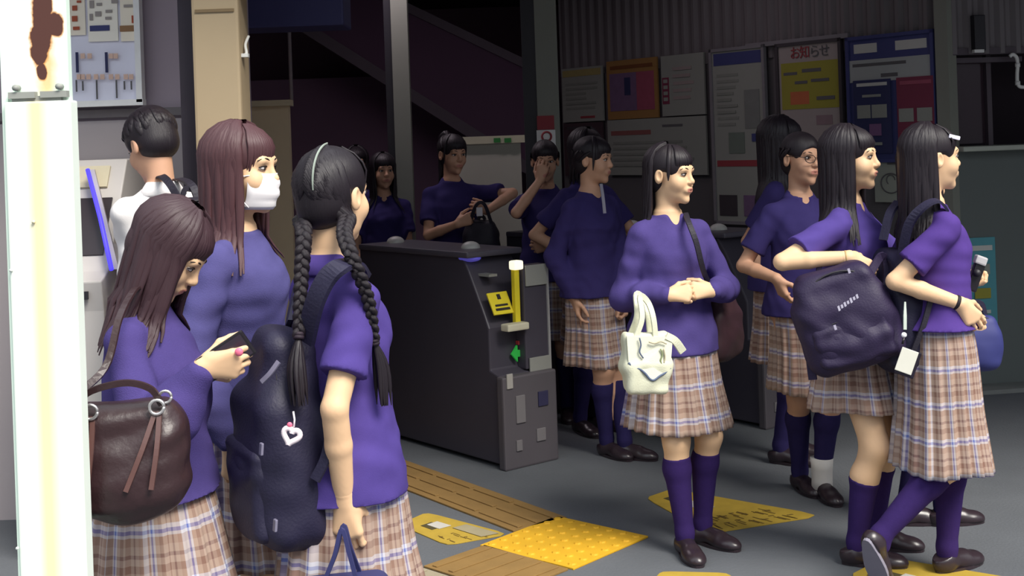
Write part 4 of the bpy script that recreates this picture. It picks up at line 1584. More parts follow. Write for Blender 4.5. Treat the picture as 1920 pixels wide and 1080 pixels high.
b2 = nt2.nodes['Principled BSDF']
s2 = b2.inputs['Base Color'].links[0].from_socket
nt2.links.new(cr2.outputs[0], mx2.inputs[0])
nt2.links.new(s2, mx2.inputs[6])
mx2.inputs[7].default_value = lin((240, 206, 120)) + (1,)
nt2.links.new(mx2.outputs[2], b2.inputs['Base Color'])
mb = MB()
D0 = .026
mb.box((0, D0 / 2, 1.5), (pw, D0, 3.0), bev=.004)
mb.box((-.014, D0 + .06, 1.5), (.022, .13, 3.0))
mb.box((-pw / 2 - .004, D0 / 2 + .02, 1.5), (.012, D0 + .05, 3.0))
o = mb.build('pillar_near', PILL)
o.location = (pxc, PW, 0)
structure(o)
mb = MB()
for dx, w_ in ((-.026, .05), (.034, .05)):
    mb.box((dx, -.008, zsl + .012), (w_, .016, .012))
mb.box((.0, -.004, zsl + .005), (pw * .8, .012, .010))
for dx in (-.036, .045):
    mb.tube([(dx, -.004, zsl + .026), (dx, -.020, zsl + .026)], .006, 8)
w = mb.build('trim_pillar_ledge', mat('ledge_grey', (150, 152, 146), .6))
w.location = (pxc, PW, 0)
structure(w)
mb = MB()
mb.box((.003, D0 / 2 - .008, zsl / 2), (pw + .010, D0 + .016, zsl), bev=.004)
for px, py in ((70, 415), (28, 505), (40, 1022)):
    p_ = at(px, py, PW)
    mb.tube([(p_[0] - pxc, -.017, p_[2]), (p_[0] - pxc, -.021, p_[2])], .003, 8)
o = mb.build('pillar_near_sleeve', pm)
o.location = (pxc, PW, 0)
structure(o)

# ---- floor markings: tactile paving and stickers
cs_ = [ground(897, 1028), ground(1029, 975), ground(1225, 1006), ground(1084, 1064)]
cen = sum(cs_) / 4
e1 = unit((cs_[1] - cs_[0]) + (cs_[2] - cs_[3]))
e2 = unit(np.cross(Z3, e1))
sz = .46
TF = np.array([e1, e2, Z3])


def tactile(name, label, c, lx_, ly_, mt, dots, parent_cat='tactile paving'):
    t = thing(name, label, parent_cat, (c[0], c[1], .001))
    MB().box(c + Z3 * .004, (lx_, ly_, .008), TF, bev=.002).build('slab', mt, t)
    mb = MB()
    if dots:
        n1, n2 = int(lx_ / .058), int(ly_ / .058)
        for i in range(n1):
            for j in range(n2):
                p_ = c + e1 * ((i + .5) / n1 - .5) * lx_ + e2 * ((j + .5) / n2 - .5) * ly_
                k = len(mb.V)
                ring = []
                for (r_, z_) in ((.017, .008), (.013, .013)):
                    ring += [p_ + np.array([r_ * math.cos(a), r_ * math.sin(a), z_]) for a in np.linspace(0, 2 * math.pi, 9)[:-1]]
                mb.add(ring, [(q, (q + 1) % 8, 8 + (q + 1) % 8, 8 + q) for q in range(8)] + [tuple(range(8, 16))])
        mb.build('raised_dots', mt, t)
    else:
        n2 = max(3, int(ly_ / .075))
        nt_ = max(1, int(round(lx_ / .3)))
        for j in range(n2):
            for i in range(nt_):
                p_ = c + e2 * ((j + .5) / n2 - .5) * ly_ + e1 * ((i + .5) / nt_ - .5) * lx_
                mb.box(p_ + Z3 * .0105, (lx_ / nt_ - .03, .024, .005), TF, bev=.0015)
        mb.build('raised_bars', mt, t)
    return t


tactile('tactile_tile', 'bright yellow dotted tactile square where the guide strips meet', cen, sz, sz, YELLOW_T, True)
A1, A2 = (ground(716, 866) + ground(714, 901)) / 2, (ground(1023, 973) + ground(958, 1002)) / 2
du = unit(A2 - A1)
keep = (e1, e2, TF)
e1, e2 = du, unit(np.cross(Z3, du))
TF = np.array([e1, e2, Z3])
Ls = np.linalg.norm(A2 - A1) + 2.2
st = cen - du * (sz / 2 + .004 + Ls / 2) + e2 * .06
tactile('tactile_strip', 'dull yellow guide strip running past the gate towards the dark hall', st, Ls, .27, YELLOW_W, False)
e1, e2, TF = keep
bl_ = cen - e1 * .0
c2 = (ground(715, 1095) + ground(1000, 1100)) / 2
B1 = (ground(897, 1028) + ground(1084, 1064)) / 2
dv = unit((ground(660, 1110) - ground(897, 1028)))
e1, e2 = dv, unit(np.cross(Z3, dv))
TF = np.array([e1, e2, Z3])
wB = abs((ground(1084, 1064) - ground(897, 1028)) @ e2) - .01
tactile('tactile_strip', 'brownish worn tactile strip directly below the bright dotted square', B1 + dv * .165 + Z3 * 0, .31, wB, YELLOW_W, False)
tactile('tactile_strip', 'grey worn tactile strip at the bottom edge beside the braided girl', B1 + dv * (.335 + .45), .90, wB, GREY_T, False)


def sticker(label, corners, marks, writing=0, seed=1):
    P = [ground(*c) for c in corners]
    c = sum(P) / 4
    t = thing('floor_sticker', label, 'sticker', (c[0], c[1], 0))
    # rounded outline
    out = []
    for i in range(4):
        p, a, b = P[i], P[i - 1], P[(i + 1) % 4]
        for f in (0, .5, 1):
            q1_, q2_ = p + (a - p) * .14, p + (b - p) * .14
            out.append((1 - f) ** 2 * q1_ + 2 * f * (1 - f) * p + f * f * q2_)
    MB().prism([o + Z3 * .001 for o in out], (0, 0, 1), .003).build('sheet', STICK, t)
    bil = lambda u, v: (P[0] * (1 - u) + P[1] * u) * (1 - v) + (P[3] * (1 - u) + P[2] * u) * v
    for k, (u0, v0, u1, v1, mt, nm) in enumerate(marks):
        MB().prism([bil(u, v) + Z3 * (.0045 + .0008 * k) for u, v in ((u0, v0), (u1, v0), (u1, v1), (u0, v1))][::-1], (0, 0, 1), .001).build(nm, mt, t)
    r = random.Random(seed)
    if writing:
        for row in range(2):
            for k in range(writing):
                mb = MB()
                u = .12 + .76 * k / writing
                v = .66 + .16 * row
                for s_ in range(3):
                    uu, vv = u + r.uniform(0, .05), v + r.uniform(0, .08)
                    a, b_ = (.05, .012) if s_ % 2 else (.012, .09)
                    mb.prism([bil(x, y) + Z3 * .0048 for x, y in ((uu, vv), (uu + a, vv), (uu + a, vv + b_), (uu, vv + b_))][::-1], (0, 0, 1), .001)
                mb.build('character', mat('sticker_ink', (112, 90, 40), .7), t)
    return t


CARD = mat('sticker_card_grey', (186, 182, 174), .6, .06)
SHAD = mat('sticker_dark_print', (74, 66, 40), .7, .06)
sticker('worn yellow floor sticker beside the braided girl with a pale card print', [(748, 985), (800, 962), (955, 1003), (838, 1024)], [(.28, .25, .58, .45, SHAD, 'dark_print'), (.40, .28, .68, .48, CARD, 'card_print'), (.6, .55, .9, .95, mat('sticker_faded', (150, 140, 112), .8), 'faded_patch')], 3, 3)
sticker('yellow floor sticker with brown writing under the tote girl', [(1210, 935), (1260, 918), (1545, 968), (1330, 1002)], [(.30, .12, .50, .40, SHAD, 'dark_print'), (.34, .2, .56, .5, CARD, 'card_print')], 7, 5)
sticker('yellow green floor sticker under the walking girl', [(1590, 1082), (1660, 1046), (1925, 1090), (1800, 1160)], [(.20, .1, .5, .35, SHAD, 'dark_print'), (.30, .3, .55, .6, CARD, 'card_print')], 5, 8)
sticker('yellow floor sticker cut by the bottom edge below the tote girl', [(1215, 1100), (1240, 1073), (1365, 1076), (1400, 1112)], [(.3, .3, .6, .6, CARD, 'card_print')], 0, 9)


# ---- ticket gates
G0 = ground(945, 884)


def gate(name_label, base, length, detail, group=None):
    g = lambda u, v, z: base + U3 * u + V3 * v + Z3 * z
    t = thing('ticket_gate', name_label, 'ticket gate', tuple(base))
    W = .33
    L = length
    dk = mat('gate_body_dark', (66, 62, 72), .45, .08, 6)
    lt = mat('gate_panel_grey', (84, 79, 84), .5, .06, 6)
    mb = MB()
    prof = [(-L, .02), (-.03, .02), (-.03, .44), (-.10, .46), (-.10, .66), (-.13, .72), (-.25, .93), (-.30, 1.0), (-L, 1.0)]
    mb.prism([g(u, .015, z) for u, z in prof], V3, W - .03)
    mb.build('body', dk, t, bevel=.008)
    MB().box(g(-L / 2 - .1, W / 2, 1.005), (L - .25, W + .015, .03), FRAME, bev=.01).build('top_cover', mat('gate_top', (80, 76, 86), .4, .05), t)
    mb = MB()
    mb.box(g(-.012, W / 2, .22), (.05, W, .44), FRAME, bev=.01)
    fp = mb.build('front_panel', lt, t)
    fx = lambda v, z, w, h, m, nm, u=.016, th=.008, par=t: MB().box(g(u, v, z), (th, w, h), FRAME, bev=.002).build(nm, m, par)
    lt2 = mat('gate_plate_light', (114, 110, 112), .5, .05)
    for (v, z, w, h, m) in ((.10, .28, .055, .13, lt2), (.24, .31, .06, .07, mat('gate_plate_navy', (52, 50, 78), .4)), (.085, .11, .035, .05, lt2), (.22, .14, .055, .06, lt2)):
        fx(v, z, w, h, m, 'cover_plate')
    fx(.04, .42, .035, .07, mat('gate_tab', (160, 156, 150), .5), 'corner_tab')
    # upper front right block with silver edge
    MB().box(g(-.065, .255, .70), (.07, .15, .50), FRAME, bev=.008).build('reader_block', dk, t)
    fx(.255, .90, .13, .10, mat('gate_silver', (142, 142, 136), .4, .04), 'screen_panel', u=-.025)
    fx(.26, .47, .13, .07, mat('gate_silver', (142, 142, 136), .4, .04), 'lower_panel', u=-.022)
    MB().box(g(-.028, .326, .62), (.012, .012, .66), FRAME).build('edge_strip', mat('gate_edge', (152, 150, 150), .35), t)
    if detail:
        yl = mat('gate_sign_yellow', (226, 206, 44), .55, .06, 30)
        tilt = unit(np.array(-.12 * U3 + .21 * Z3))
        nn_ = unit(np.cross(V3, tilt))
        if nn_ @ U3 < 0:
            nn_ = -nn_
        fr_ = np.array([V3, tilt, nn_])
        cS = g(-.095, .085, .775)
        s = MB().box(cS, (.12, .115, .01), fr_, bev=.003).build('caution_sign', yl, t)
        for k, (dy, w, h) in enumerate(((-.012, .075, .010), (-.033, .085, .012), (.032, .02, .026))):
            MB().box(cS + tilt * dy + nn_ * .0065, (w, h, .002), fr_).build('black_mark', INK, s)
        MB().box(g(-.06, .155, .80), (.028, .030, .27), FRAME, bev=.004).build('yellow_bar', yl, t)
        MB().box(g(-.05, .155, .955), (.05, .055, .045), FRAME, bev=.01).build('lamp', mat_emit('gate_lamp', (250, 244, 214), .7), t)
        MB().box(g(-.03, .12, .665), (.06, .13, .035), FRAME, bev=.008).build('slot_lip', mat('gate_lip', (206, 200, 176), .5), t)
        MB().ellipsoid(g(-.30, .06, .985), (.075, .05, .02), FRAME).build('card_reader', mat_emit('reader_blue', (90, 84, 190), .25), t)
        MB().box(g(-.20, .09, .905), (.10, .05, .012), FRAME).build('reader_tray', mat('gate_silver', (142, 142, 136), .4, .04), t)
        gr = mat_emit('arrow_green', (40, 150, 60), .22)
        mb = MB()
        cA = g(-.086, .165, .525)
        P2 = [(-.035, 0), (0, .04), (.0, .016), (.034, .016), (.034, -.016), (0, -.016), (0, -.04)]
        mb.prism([cA + V3 * x + Z3 * y for x, y in P2][::-1], U3, .012)
        mb.build('arrow_lamp', gr, t)
        MB().box(cA + Z3 * .05 + V3 * .02, (.02, .025, .018), FRAME).build('red_lamp', mat_emit('lamp_red', (130, 40, 44), .1), t)
    for u in (-.42, -L + .14):
        MB().ellipsoid(g(u, .16, 1.02), (.05, .05, .035), FRAME, 0, 16, 10).build('sensor_dome', mat('dome_pale', (186, 184, 178), .4, .03), t)
    return t


gate('dark ticket gate with yellow caution sign and green arrow, in front of the ponytail girl', G0, 1.25, True)
gate('second dark ticket gate, partly hidden behind the girl with the cream tote', G0 + V3 * .98 + U3 * .05, 1.25, False)
G3 = ground(1433, 806)
gate('dark ticket gate on the right beside the girl with glasses', G3, 1.25, False)

# ------------------------------------------------------------------ people
def leg(px, py, Y, yaw=0, pitch=0, **k):
    return dict(aw=at(px, py, Y), yaw=yaw, pitch=pitch, **k)


GRIP = ((55, 70, 40), (60, 75, 45), (65, 75, 45), (70, 75, 45))
SOFT = ((18, 24, 16), (24, 30, 20), (30, 36, 24), (36, 42, 26))


def wband(p, sd, name, mt, f=.93, r=.030, th=.006):
    S, E, T = p['arms'][sd]
    d = unit(T - E)
    c = E + (T - E) * f
    MB().tube([c - d * th, c - d * th * .3, c + d * th * .3, c + d * th], [r * .94, r, r, r * .94], 18).build(name, mt, p['root'])


# -- braided girl
braid = person('girl with two long black braids and violet polo, wearing a navy backpack', 1.55, at(642, 880, 3.0), 124, (151, 2, 0),
    rarm=dict(w=at(646, 938, 2.84), hint=(-.3, -.9, 0), dir=(.06, .02, -1), palm=(.2, 1, 0), curl=((20, 60, 50), (30, 65, 50), (38, 65, 50), (45, 65, 50)), thumb=.7),
    larm=dict(w=at(650, 900, 3.18), hint=(-.9, .3, 0), dir=(.1, 0, -1), palm=(0, -1, 0)),
    top=('polo', POLO), hem=.775, skirt=dict(z=.44, a=.19, b=.20, depth=.014), q=.0055, skin=SKIN,
    hair=dict(style='braids', mat=HAIR_BLACK, ear=True, fringe=(-50, 50, .028),
              braids=[dict(path=[('h', (.070, .040, -.056)), at(570, 440, 2.90), at(565, 520, 2.86), at(560, 630, 2.82)], tail=[at(556, 690, 2.80), at(562, 760, 2.79)], r=.017, n=(0, -1, 0)),
                      dict(path=[('h', (-.070, .040, -.056)), at(646, 440, 2.86), at(661, 485, 2.81), at(690, 560, 2.83), at(702, 640, 2.86)], tail=[at(716, 690, 2.87), at(722, 760, 2.87)], r=.016, n=(0, -1, 0))]))
# pale parting down the back of the head
mb = MB()
hc_ = np.array([0, .013, .037])
pts = [braid['hp'](hc_ + (surf(197, ph) - hc_) * 1.062) for ph in (8, 20, 34, 48, 62, 76, 90, 102)]
mb.strap(pts, (.002, .004, .004, .004, .003), .003, np.array(pts) - braid['hp'](hc_))
mb.build('hair_parting', mat('scalp', (150, 160, 150), .7), braid['root'])

# -- masked girl
mask = person('girl with long brown hair, white face mask and blue violet sweater behind the phone girl', 1.62, at(464, 800, 3.42), 78, (74, 4, 0),
    rarm=dict(w=at(436, 838, 3.15), hint=(-.8, 0, 0), dir=(.05, .1, -1), palm=(.2, 1, 0), curl=SOFT), larm=dict(w=at(470, 830, 3.60), hint=(-.8, 0, 0), dir=(0, 0, -1), palm=(0, -1, 0)),
    top=('sweater', KNIT_B), hem=.80, skirt=dict(z=.475, a=.20, b=.20), q=.0055, loose=-.012, collar=None,
    hair=dict(style='long', mat=HAIR_BROWN, len=1.22, front=66, fringe=(-50, 50, .010), n=58), puff=.012, vneck=False)
V_, Q_ = [], []
hpm = mask['hp']
nu, nv_ = 14, 10
for j in range(nv_ + 1):
    for i in range(nu + 1):
        u, v = i / nu * 2 - 1, j / nv_
        z = -.006 - .098 * v
        x = .066 * u * (1 - .25 * abs(v - .45))
        y = -.112 + .060 * abs(u) ** 1.9 + .012 * (2 * v - .8) ** 2 + .003 * math.sin(v * 19) * (1 - u * u)
        V_.append(hpm((x, y, z)))
for j in range(nv_):
    for i in range(nu):
        Q_.append((j * (nu + 1) + i, (j + 1) * (nu + 1) + i, (j + 1) * (nu + 1) + i + 1, j * (nu + 1) + i + 1))
MASKM = mat('mask_white', (236, 232, 234), .8, .02, spec=.2)
o = new_obj('face_mask', V_, np.array(Q_), MASKM, parent=mask['root'], loc=mask['X0'])
so = o.modifiers.new('cloth', 'SOLIDIFY')
so.thickness = .003
for sd in (-1, 1):
    for zz_ in (-.012, -.098):
        pts = [hpm((sd * .066 * .9, -.055, zz_)), hpm((sd * .074, -.020, zz_ * .5 - .008)), hpm((sd * .085, .016, -.004 + (.02 if zz_ > -.05 else -.025)))]
        MB().tube(smooth_path(pts), .0018, 6).build('ear_loop', MASKM, o, mask['X0'])

# -- phone girl
phone = person('girl bending over a phone in violet sweater, brown bag on her shoulder', 1.465, at(290, 850, 2.9), 86, (86, 42, 0),
    rarm=dict(w=at(380, 690, 2.68), hint=(-.3, -.1, -1), dir=(1, 0, .10), palm=(.1, 1, .25), curl=((35, 55, 35), (42, 60, 40), (50, 62, 40), (56, 65, 40)), thumb=.35),
    larm=dict(w=at(382, 692, 2.92), hint=(-.3, .2, -1), dir=(1, -.25, .05), palm=(0, -1, .4), curl=GRIP),
    top=('sweater', KNIT), hem=.86, loose=.014, skirt=dict(z=.44, a=.23, b=.24), q=.0055, lean=(0, .01), puff=.014, collar=None,
    hair=dict(style='long', mat=HAIR_DBROWN, len=1.25, front=48, fringe=(-50, 50, .010), n=58, sway=.016, inward=-.02, bk=.075, step=-.02))
PH = mat('phone_black', (30, 26, 32), .3, .05, spec=.5)
pc = at(424, 668, 2.685)
fw = unit(np.array([.85, .1, .52]))
pa_ = np.array([fw, unit(np.cross(unit(np.cross(fw, (0, 1, .25))), fw)), unit(np.cross(fw, (0, 1, .25)))])
t = thing('phone', 'black phone in the hand of the girl bending over it', 'phone', tuple(pc))
MB().box(pc, (.115, .010, .060), pa_, bev=.004).build('case', PH, t)
MB().box(pc - pa_[1] * .0055, (.10, .001, .05), pa_).build('back_plate', mat('phone_back', (52, 44, 56), .25), t)
MB().ellipsoid(at(448, 660, 2.66), (.009, .006, .009)).build('charm', mat('charm_pink', (226, 110, 140), .5), t)
# brown shoulder bag
BAGB = mat('bag_brown_leather', (50, 32, 35), .38, .16, 12, .15, 60, spec=.5)
BC = at(236, 850, 2.56)
t = thing('handbag', 'dark brown leather bag with silver rings hanging beside the phone girl', 'bag', tuple(BC - Z3 * .13))
ba = np.array([unit((1, .12, .02)), unit((-.12, 1, 0)), Z3])
bx_ = lambda a, b, c: BC + ba[0] * a + ba[1] * b + ba[2] * c
Vv_, Qq_ = solid([rbox(bx_(0, 0, -.015), (.122, .055, .095), .05, ba), rbox(bx_(0, 0, .045), (.105, .040, .055), .03, ba, .05), ell(bx_(0, -.03, -.06), (.10, .05, .07), ba, .04)], .005)
Vv_ = Vv_ + normals(Vv_, Qq_) * wrinkle(Vv_, .004, 77, (.05, .12))[:, None]
new_obj('body', Vv_, Qq_, BAGB, parent=t, loc=np.array(t.location))
RING = mat('ring_silver', (210, 206, 206), .25, .04, metal=.8)
TRIM = mat('bag_trim_shiny', (92, 64, 60), .22, .1, spec=.7)
for a, lean_ in ((-.055, -.03), (.072, -.035)):
    for k in (-1, 1):
        MB().strap([bx_(a + k * .004, -.050, .088), bx_(a + lean_ * .4 + k * .014, -.074, .02), bx_(a + lean_ + k * .024, -.088, -.055)], .011, .004, -ba[1]).build('side_strap', TRIM, t)
    MB().tube([bx_(a + .014 * math.cos(q), -.056, .098 + .014 * math.sin(q)) for q in np.linspace(0, 6.283, 18)], .0035, 7).build('ring', RING, t)
for a in (-.1, .085):
    MB().tube([bx_(a + .012 * math.cos(q), -.03, .112 + .012 * math.sin(q)) for q in np.linspace(0, 6.283, 18)], .003, 7).build('ring', RING, t)
MB().strap([bx_(-.10, -.03, .12), at(196, 690, 2.60), at(222, 600, 2.66), at(243, 556, 2.745), at(256, 540, 2.80), at(268, 545, 2.87)], .016, .005, [(0, -1, 0), (0, -1, 0), (0, -1, 0), (0, -1, .3), (0, -1, 1.5), (.3, -.6, 1.5)]).build('strap', BAGB, t)
MB().strap([bx_(-.075, -.045, .10), bx_(-.06, -.055, .135), bx_(.01, -.057, .15), bx_(.06, -.055, .135), bx_(.08, -.045, .10)], .014, .006, -ba[1]).build('handle', BAGB, t)
MB().ellipsoid(bx_(-.092, -.062, .078), (.010, .008, .014)).build('charm', mat('charm_magenta', (206, 90, 170), .4), t)
MB().box(bx_(-.085, -.064, .045), (.03, .006, .012), ba).build('name_tag', RING, t)

# -- boy at the ticket machine
boy = person('boy in a white shirt seen from behind at the ticket machine', 1.72, at(308, 600, 4.72), 222, (228, 26, 0),
    rarm=dict(w=at(304, 640, 5.10), hint=(1, 0, -1), dir=(-.3, 1, 0), palm=(0, 0, -1)), larm=dict(w=at(284, 600, 5.02), hint=(.5, .4, -1), dir=(-.4, .9, 0), palm=(0, 0, -1)),
    top=('shirt', WHITE_SHIRT), hem=.80, trousers=TROUSER, hair=dict(style='short', mat=HAIR_BLACK, ear=True), skin=SKIN_SHADED, q=.006, loose=.01, sock=None)
# his bag
def backpack(label, C, axes, size, mt, name='backpack', taper=.85, pocket=True, cat='backpack', res=.006, sag=.004, trim=None):
    """axes rows: across, thickness (outward), up; size full lengths"""
    A = np.asarray(axes, float)
    w, d_, h = [v / 2 for v in size]
    P = lambda a, b, c: np.asarray(C) + A[0] * a * w + A[1] * b * d_ + A[2] * c * h
    t = thing(name, label, cat, tuple(np.asarray(C) - A[2] * h))
    pr = [rbox(P(0, 0, -.25), (w, d_, h * .72), min(w, d_) * .75, A), rbox(P(0, -.05, .35), (w * taper, d_ * .85, h * .6), min(w, d_) * .65, A, .05), ell(P(0, .1, -.4), (w * .98, d_ * 1.1, h * .55), A, .04)]
    V, Q = solid(pr, res)
    V = V + normals(V, Q) * wrinkle(V, sag, int(abs(C[0]) * 991) % 1000, (.07, .2))[:, None]
    new_obj('body', V, Q, mt, parent=t, loc=np.array(t.location))
    if pocket:
        V, Q = solid([rbox(P(0, .82, -.42), (w * .80, d_ * .36, h * .40), d_ * .30, A), ell(P(0, .95, -.5), (w * .6, d_ * .34, h * .3), A, .03)], res)
        V = V + normals(V, Q) * wrinkle(V, sag, 5, (.06, .15))[:, None]
        new_obj('front_pocket', V, Q, mt, parent=t, loc=np.array(t.location))
        zp = [P(x, 1.02 - .10 * abs(x), .02 - .12 * x * x) for x in np.linspace(-.72, .72, 13)]
        MB().tube(zp, .0035, 6).build('zipper', trim or DARKMETAL, t)
    zp = [P(1.0 * math.sin(q) * (taper + .06), .62, .10 + .80 * math.cos(q)) for q in np.linspace(-1.5, 1.5, 17)]
    MB().tube(zp, .0035, 6).build('zipper', trim or DARKMETAL, t)
    MB().strap([P(-.2, -.6, .93), P(-.1, -.6, 1.10), P(.1, -.6, 1.10), P(.2, -.6, .93)], .02, .006, A[1]).build('top_handle', mt, t)
    return t, P, A


BP_NAVY = mat('backpack_navy', (36, 33, 56), .55, .14, 14, .15, 160, spec=.35)
BP_BLACK = mat('backpack_black', (36, 32, 44), .6, .14, 14, .15, 160)
BP_PURPLE = mat('backpack_purple', (38, 27, 58), .6, .14, 14, .15, 160)
ax_ = np.array([unit((-.75, -.66, 0)), unit((.66, -.75, 0)), Z3])
tb, Pb, Ab = backpack('dark school bag on the back of the boy in the white shirt', at(368, 465, 4.55), ax_, (.28, .13, .38), BP_BLACK)
MB().strap([at(378, 392, 4.56), at(362, 350, 4.58), at(340, 336, 4.66), at(320, 338, 4.74)], .03, .006, [(.3, -1, .3), (.2, -1, .8), (0, -.3, 1), (-.3, .4, 1)]).build('strap', BP_BLACK, tb)
MB().strap([at(360, 430, 4.50), at(340, 385, 4.515), at(318, 345, 4.53), at(304, 330, 4.60), at(296, 334, 4.70)], .028, .006, [(0, -1, 0), (-.2, -1, .1), (-.2, -1, .3), (-.2, -.4, 1), (-.3, .5, 1)]).build('strap', BP_BLACK, tb)

# -- braided girl's backpack
ax_ = np.array([unit((.50, -.866, 0)), unit((-.86, -.50, -.05)), unit((.10, 0, 1))])
BPc = at(530, 815, 2.92)
tb, Pb, Ab = backpack('navy backpack with a white heart charm worn low by the braided girl', BPc, ax_, (.25, .16, .51), BP_NAVY, res=.005, sag=.0045, taper=.66)
MB().strap([at(572, 640, 2.84), at(588, 570, 2.80), at(612, 520, 2.79), at(640, 497, 2.80), at(664, 492, 2.86), at(684, 505, 2.93)], .048, .010, [(-.5, -1, 0), (-.3, -1, .2), (-.2, -1, .4), (0, -.8, 1), (.2, -.2, 1), (.8, .2, .6)]).build('strap', BP_NAVY, tb)
MB().strap([at(540, 610, 2.96), at(556, 540, 3.05), at(575, 500, 3.13), at(600, 490, 3.2)], .045, .010, [(-1, -.6, 0), (-1, -.5, .3), (-.4, -.3, 1), (0, 0, 1)]).build('strap', BP_NAVY, tb)
MB().strap([at(590, 900, 2.80), at(612, 850, 2.80), at(626, 760, 2.82)], .026, .005, (-.4, -1, 0)).build('strap', BP_NAVY, tb)
GREYP = mat('strap_grey', (120, 116, 136), .4, .05)
MB().strap([at(522, 678, 2.775), at(506, 700, 2.775), at(490, 716, 2.78)], .012, .004, (-.5, -1, 0)).build('reflective_strip', GREYP, tb)
for px, py in ((516, 985), (490, 842)):
    MB().box(at(px, py, 2.742), (.016, .006, .026), ax_, bev=.002).build('buckle', GREYP, tb)
cH = at(548, 817, 2.715)
t = thing('key_charm', 'white and pink heart ring charm on the braided girl’s navy backpack'.replace('’', "'"), 'charm', tuple(cH))
hr_ = []
for q in np.linspace(0, 6.283, 40):
    hr_.append(cH + np.array([.0175 * (math.sin(q) ** 3) * 1.0 - .002, -.002, .0175 * (13 * math.cos(q) - 5 * math.cos(2 * q) - 2 * math.cos(3 * q) - math.cos(4 * q)) / 15]) @ ry(.35).T)
MB().tube(hr_, .0062, 8, caps=False).build('heart_ring', mat('charm_white', (240, 226, 232), .35, .02), t)
MB().tube([cH + [.004, 0, .018], cH + [.006, 0, .034], cH + [.003, .006, .05]], .0022, 6).build('cord', mat('charm_white', (240, 226, 232), .35, .02), t)
MB().ellipsoid(cH + [-.004, -.004, .024], (.006, .004, .006)).build('bead', mat('charm_pink', (226, 110, 140), .5), t)
# hand carried bag handles at the bottom edge
hb = at(640, 1150, 2.78)
t = thing('carrier_bag', 'dark blue bag carried by its handles in the braided girl\'s hand', 'bag', tuple(hb - Z3 * .16))
CB = mat('carrier_navy', (48, 50, 96), .6, .1)
V, Q = solid([rbox(hb - Z3 * .04, (.11, .05, .12), .03, np.array([unit((1, .2, 0)), unit((-.2, 1, 0)), Z3]))], .007)
new_obj('body', V, Q, CB, parent=t, loc=np.array(t.location))
for dy in (-.012, .018):
    MB().strap([hb + [-.035, dy * 2, .07], at(628, 1040, 2.765) + [0, dy, 0], at(642, 990, 2.765) + [0, dy, 0], at(656, 1035, 2.765) + [0, dy, 0], hb + [.04, dy * 2, .07]], .010, .006, (0, -1, .1)).build('handle', CB, t)

# -- tote girl
tote = person('girl in violet sweater with clasped hands and a cream tote on her arm', 1.515, at(1262, 600, 4.86), 22, (52, 5, 0),
    rarm=dict(w=at(1255, 553, 4.69), hint=(-.8, .5, -1.4), dir=(1, -.05, .05), palm=(.05, .9, -.35), curl=((45, 60, 40), (52, 62, 40), (56, 64, 40), (60, 66, 40)), thumb=.3),
    larm=dict(w=at(1336, 545, 4.72), hint=(.8, .4, -1.5), dir=(-1, -.12, .05), palm=(-.05, .9, -.35), curl=((40, 50, 40), (46, 55, 40), (52, 60, 40), (56, 64, 40)), thumb=.3),
    rleg=leg(1284, 1000, 4.74, -12), lleg=leg(1318, 985, 4.86, 22), top=('sweater', KNIT), hem=.775, skirt=dict(z=.475, a=.222, b=.20, tilt=-.008, rot=.4),
    hair=dict(style='long', len=1.14, front=112, front_l=150, n=44, ear=True, mat=HAIR_BLACK, fringe=(-46, 50, .040), side=((64, -.03), (-64, -.02)), bk=.02, inward=-.05), q=.0055, collar=None, vneck=True, loose=.004)
TC = at(1212, 682, 4.60)
CANV = mat('tote_canvas', (214, 214, 190), .85, .06, 12, .15, 250, spec=.15)
t = thing('tote_bag', 'cream canvas tote bag with blue scalloped edge on the sweater girl\'s forearm', 'bag', tuple(at(1212, 730, 4.60)))
ta = np.array([unit((1, .25, -.06)), unit((-.25, 1, 0)), unit((.06, 0, 1))])
tx = lambda a, b, c: TC + ta[0] * a + ta[1] * b + ta[2] * c
V, Q = solid([rbox(tx(0, 0, -.045), (.078, .042, .060), .020, ta), rbox(tx(-.004, 0, .045), (.088, .030, .070), .016, ta, .05)], .0045)
V = V + normals(V, Q) * wrinkle(V, .004, 31, (.05, .12))[:, None]
new_obj('body', V, Q, CANV, parent=t, loc=np.array(t.location))
BLUEE = mat('tote_edge_blue', (92, 104, 128), .7)
sc_pts = [tx(-.082, -.040, .012), tx(-.066, -.044, -.006), tx(-.044, -.047, -.010), tx(-.022, -.049, -.026), tx(-.004, -.050, -.046), tx(.012, -.050, -.050), tx(.034, -.049, -.036), tx(.054, -.047, -.026), tx(.076, -.042, -.010)]
MB().tube(smooth_path(sc_pts), .0042, 7).build('scalloped_edge', BLUEE, t)
fl = sc_pts + [tx(.084, -.036, .10), tx(-.090, -.036, .105)]
MB().prism([p_ + ta[1] * .004 for p_ in fl][::-1], -ta[1], .005).build('flap', mat('tote_flap', (222, 222, 202), .85, .08, 16, .15, 250), t)
for pts_, m in ((((-.046, .100), (-.040, .075), (-.044, .050), (-.030, .028)), BLUEE), (((.034, .060), (.042, .040), (.036, .018), (.044, -.004)), mat('tote_green', (140, 150, 110), .8)),
                (((-.010, .085), (.012, .080), (.034, .086), (.056, .078)), mat('tote_tan', (186, 176, 150), .8)), (((.046, .060), (.052, .030), (.048, .010)), mat('tote_tan', (186, 176, 150), .8))):
    MB().tube(smooth_path([tx(a, -.048, c) for a, c in pts_]), .0030, 6).build('printed_motif', m, t)
top_ = at(1200, 560, 4.63)
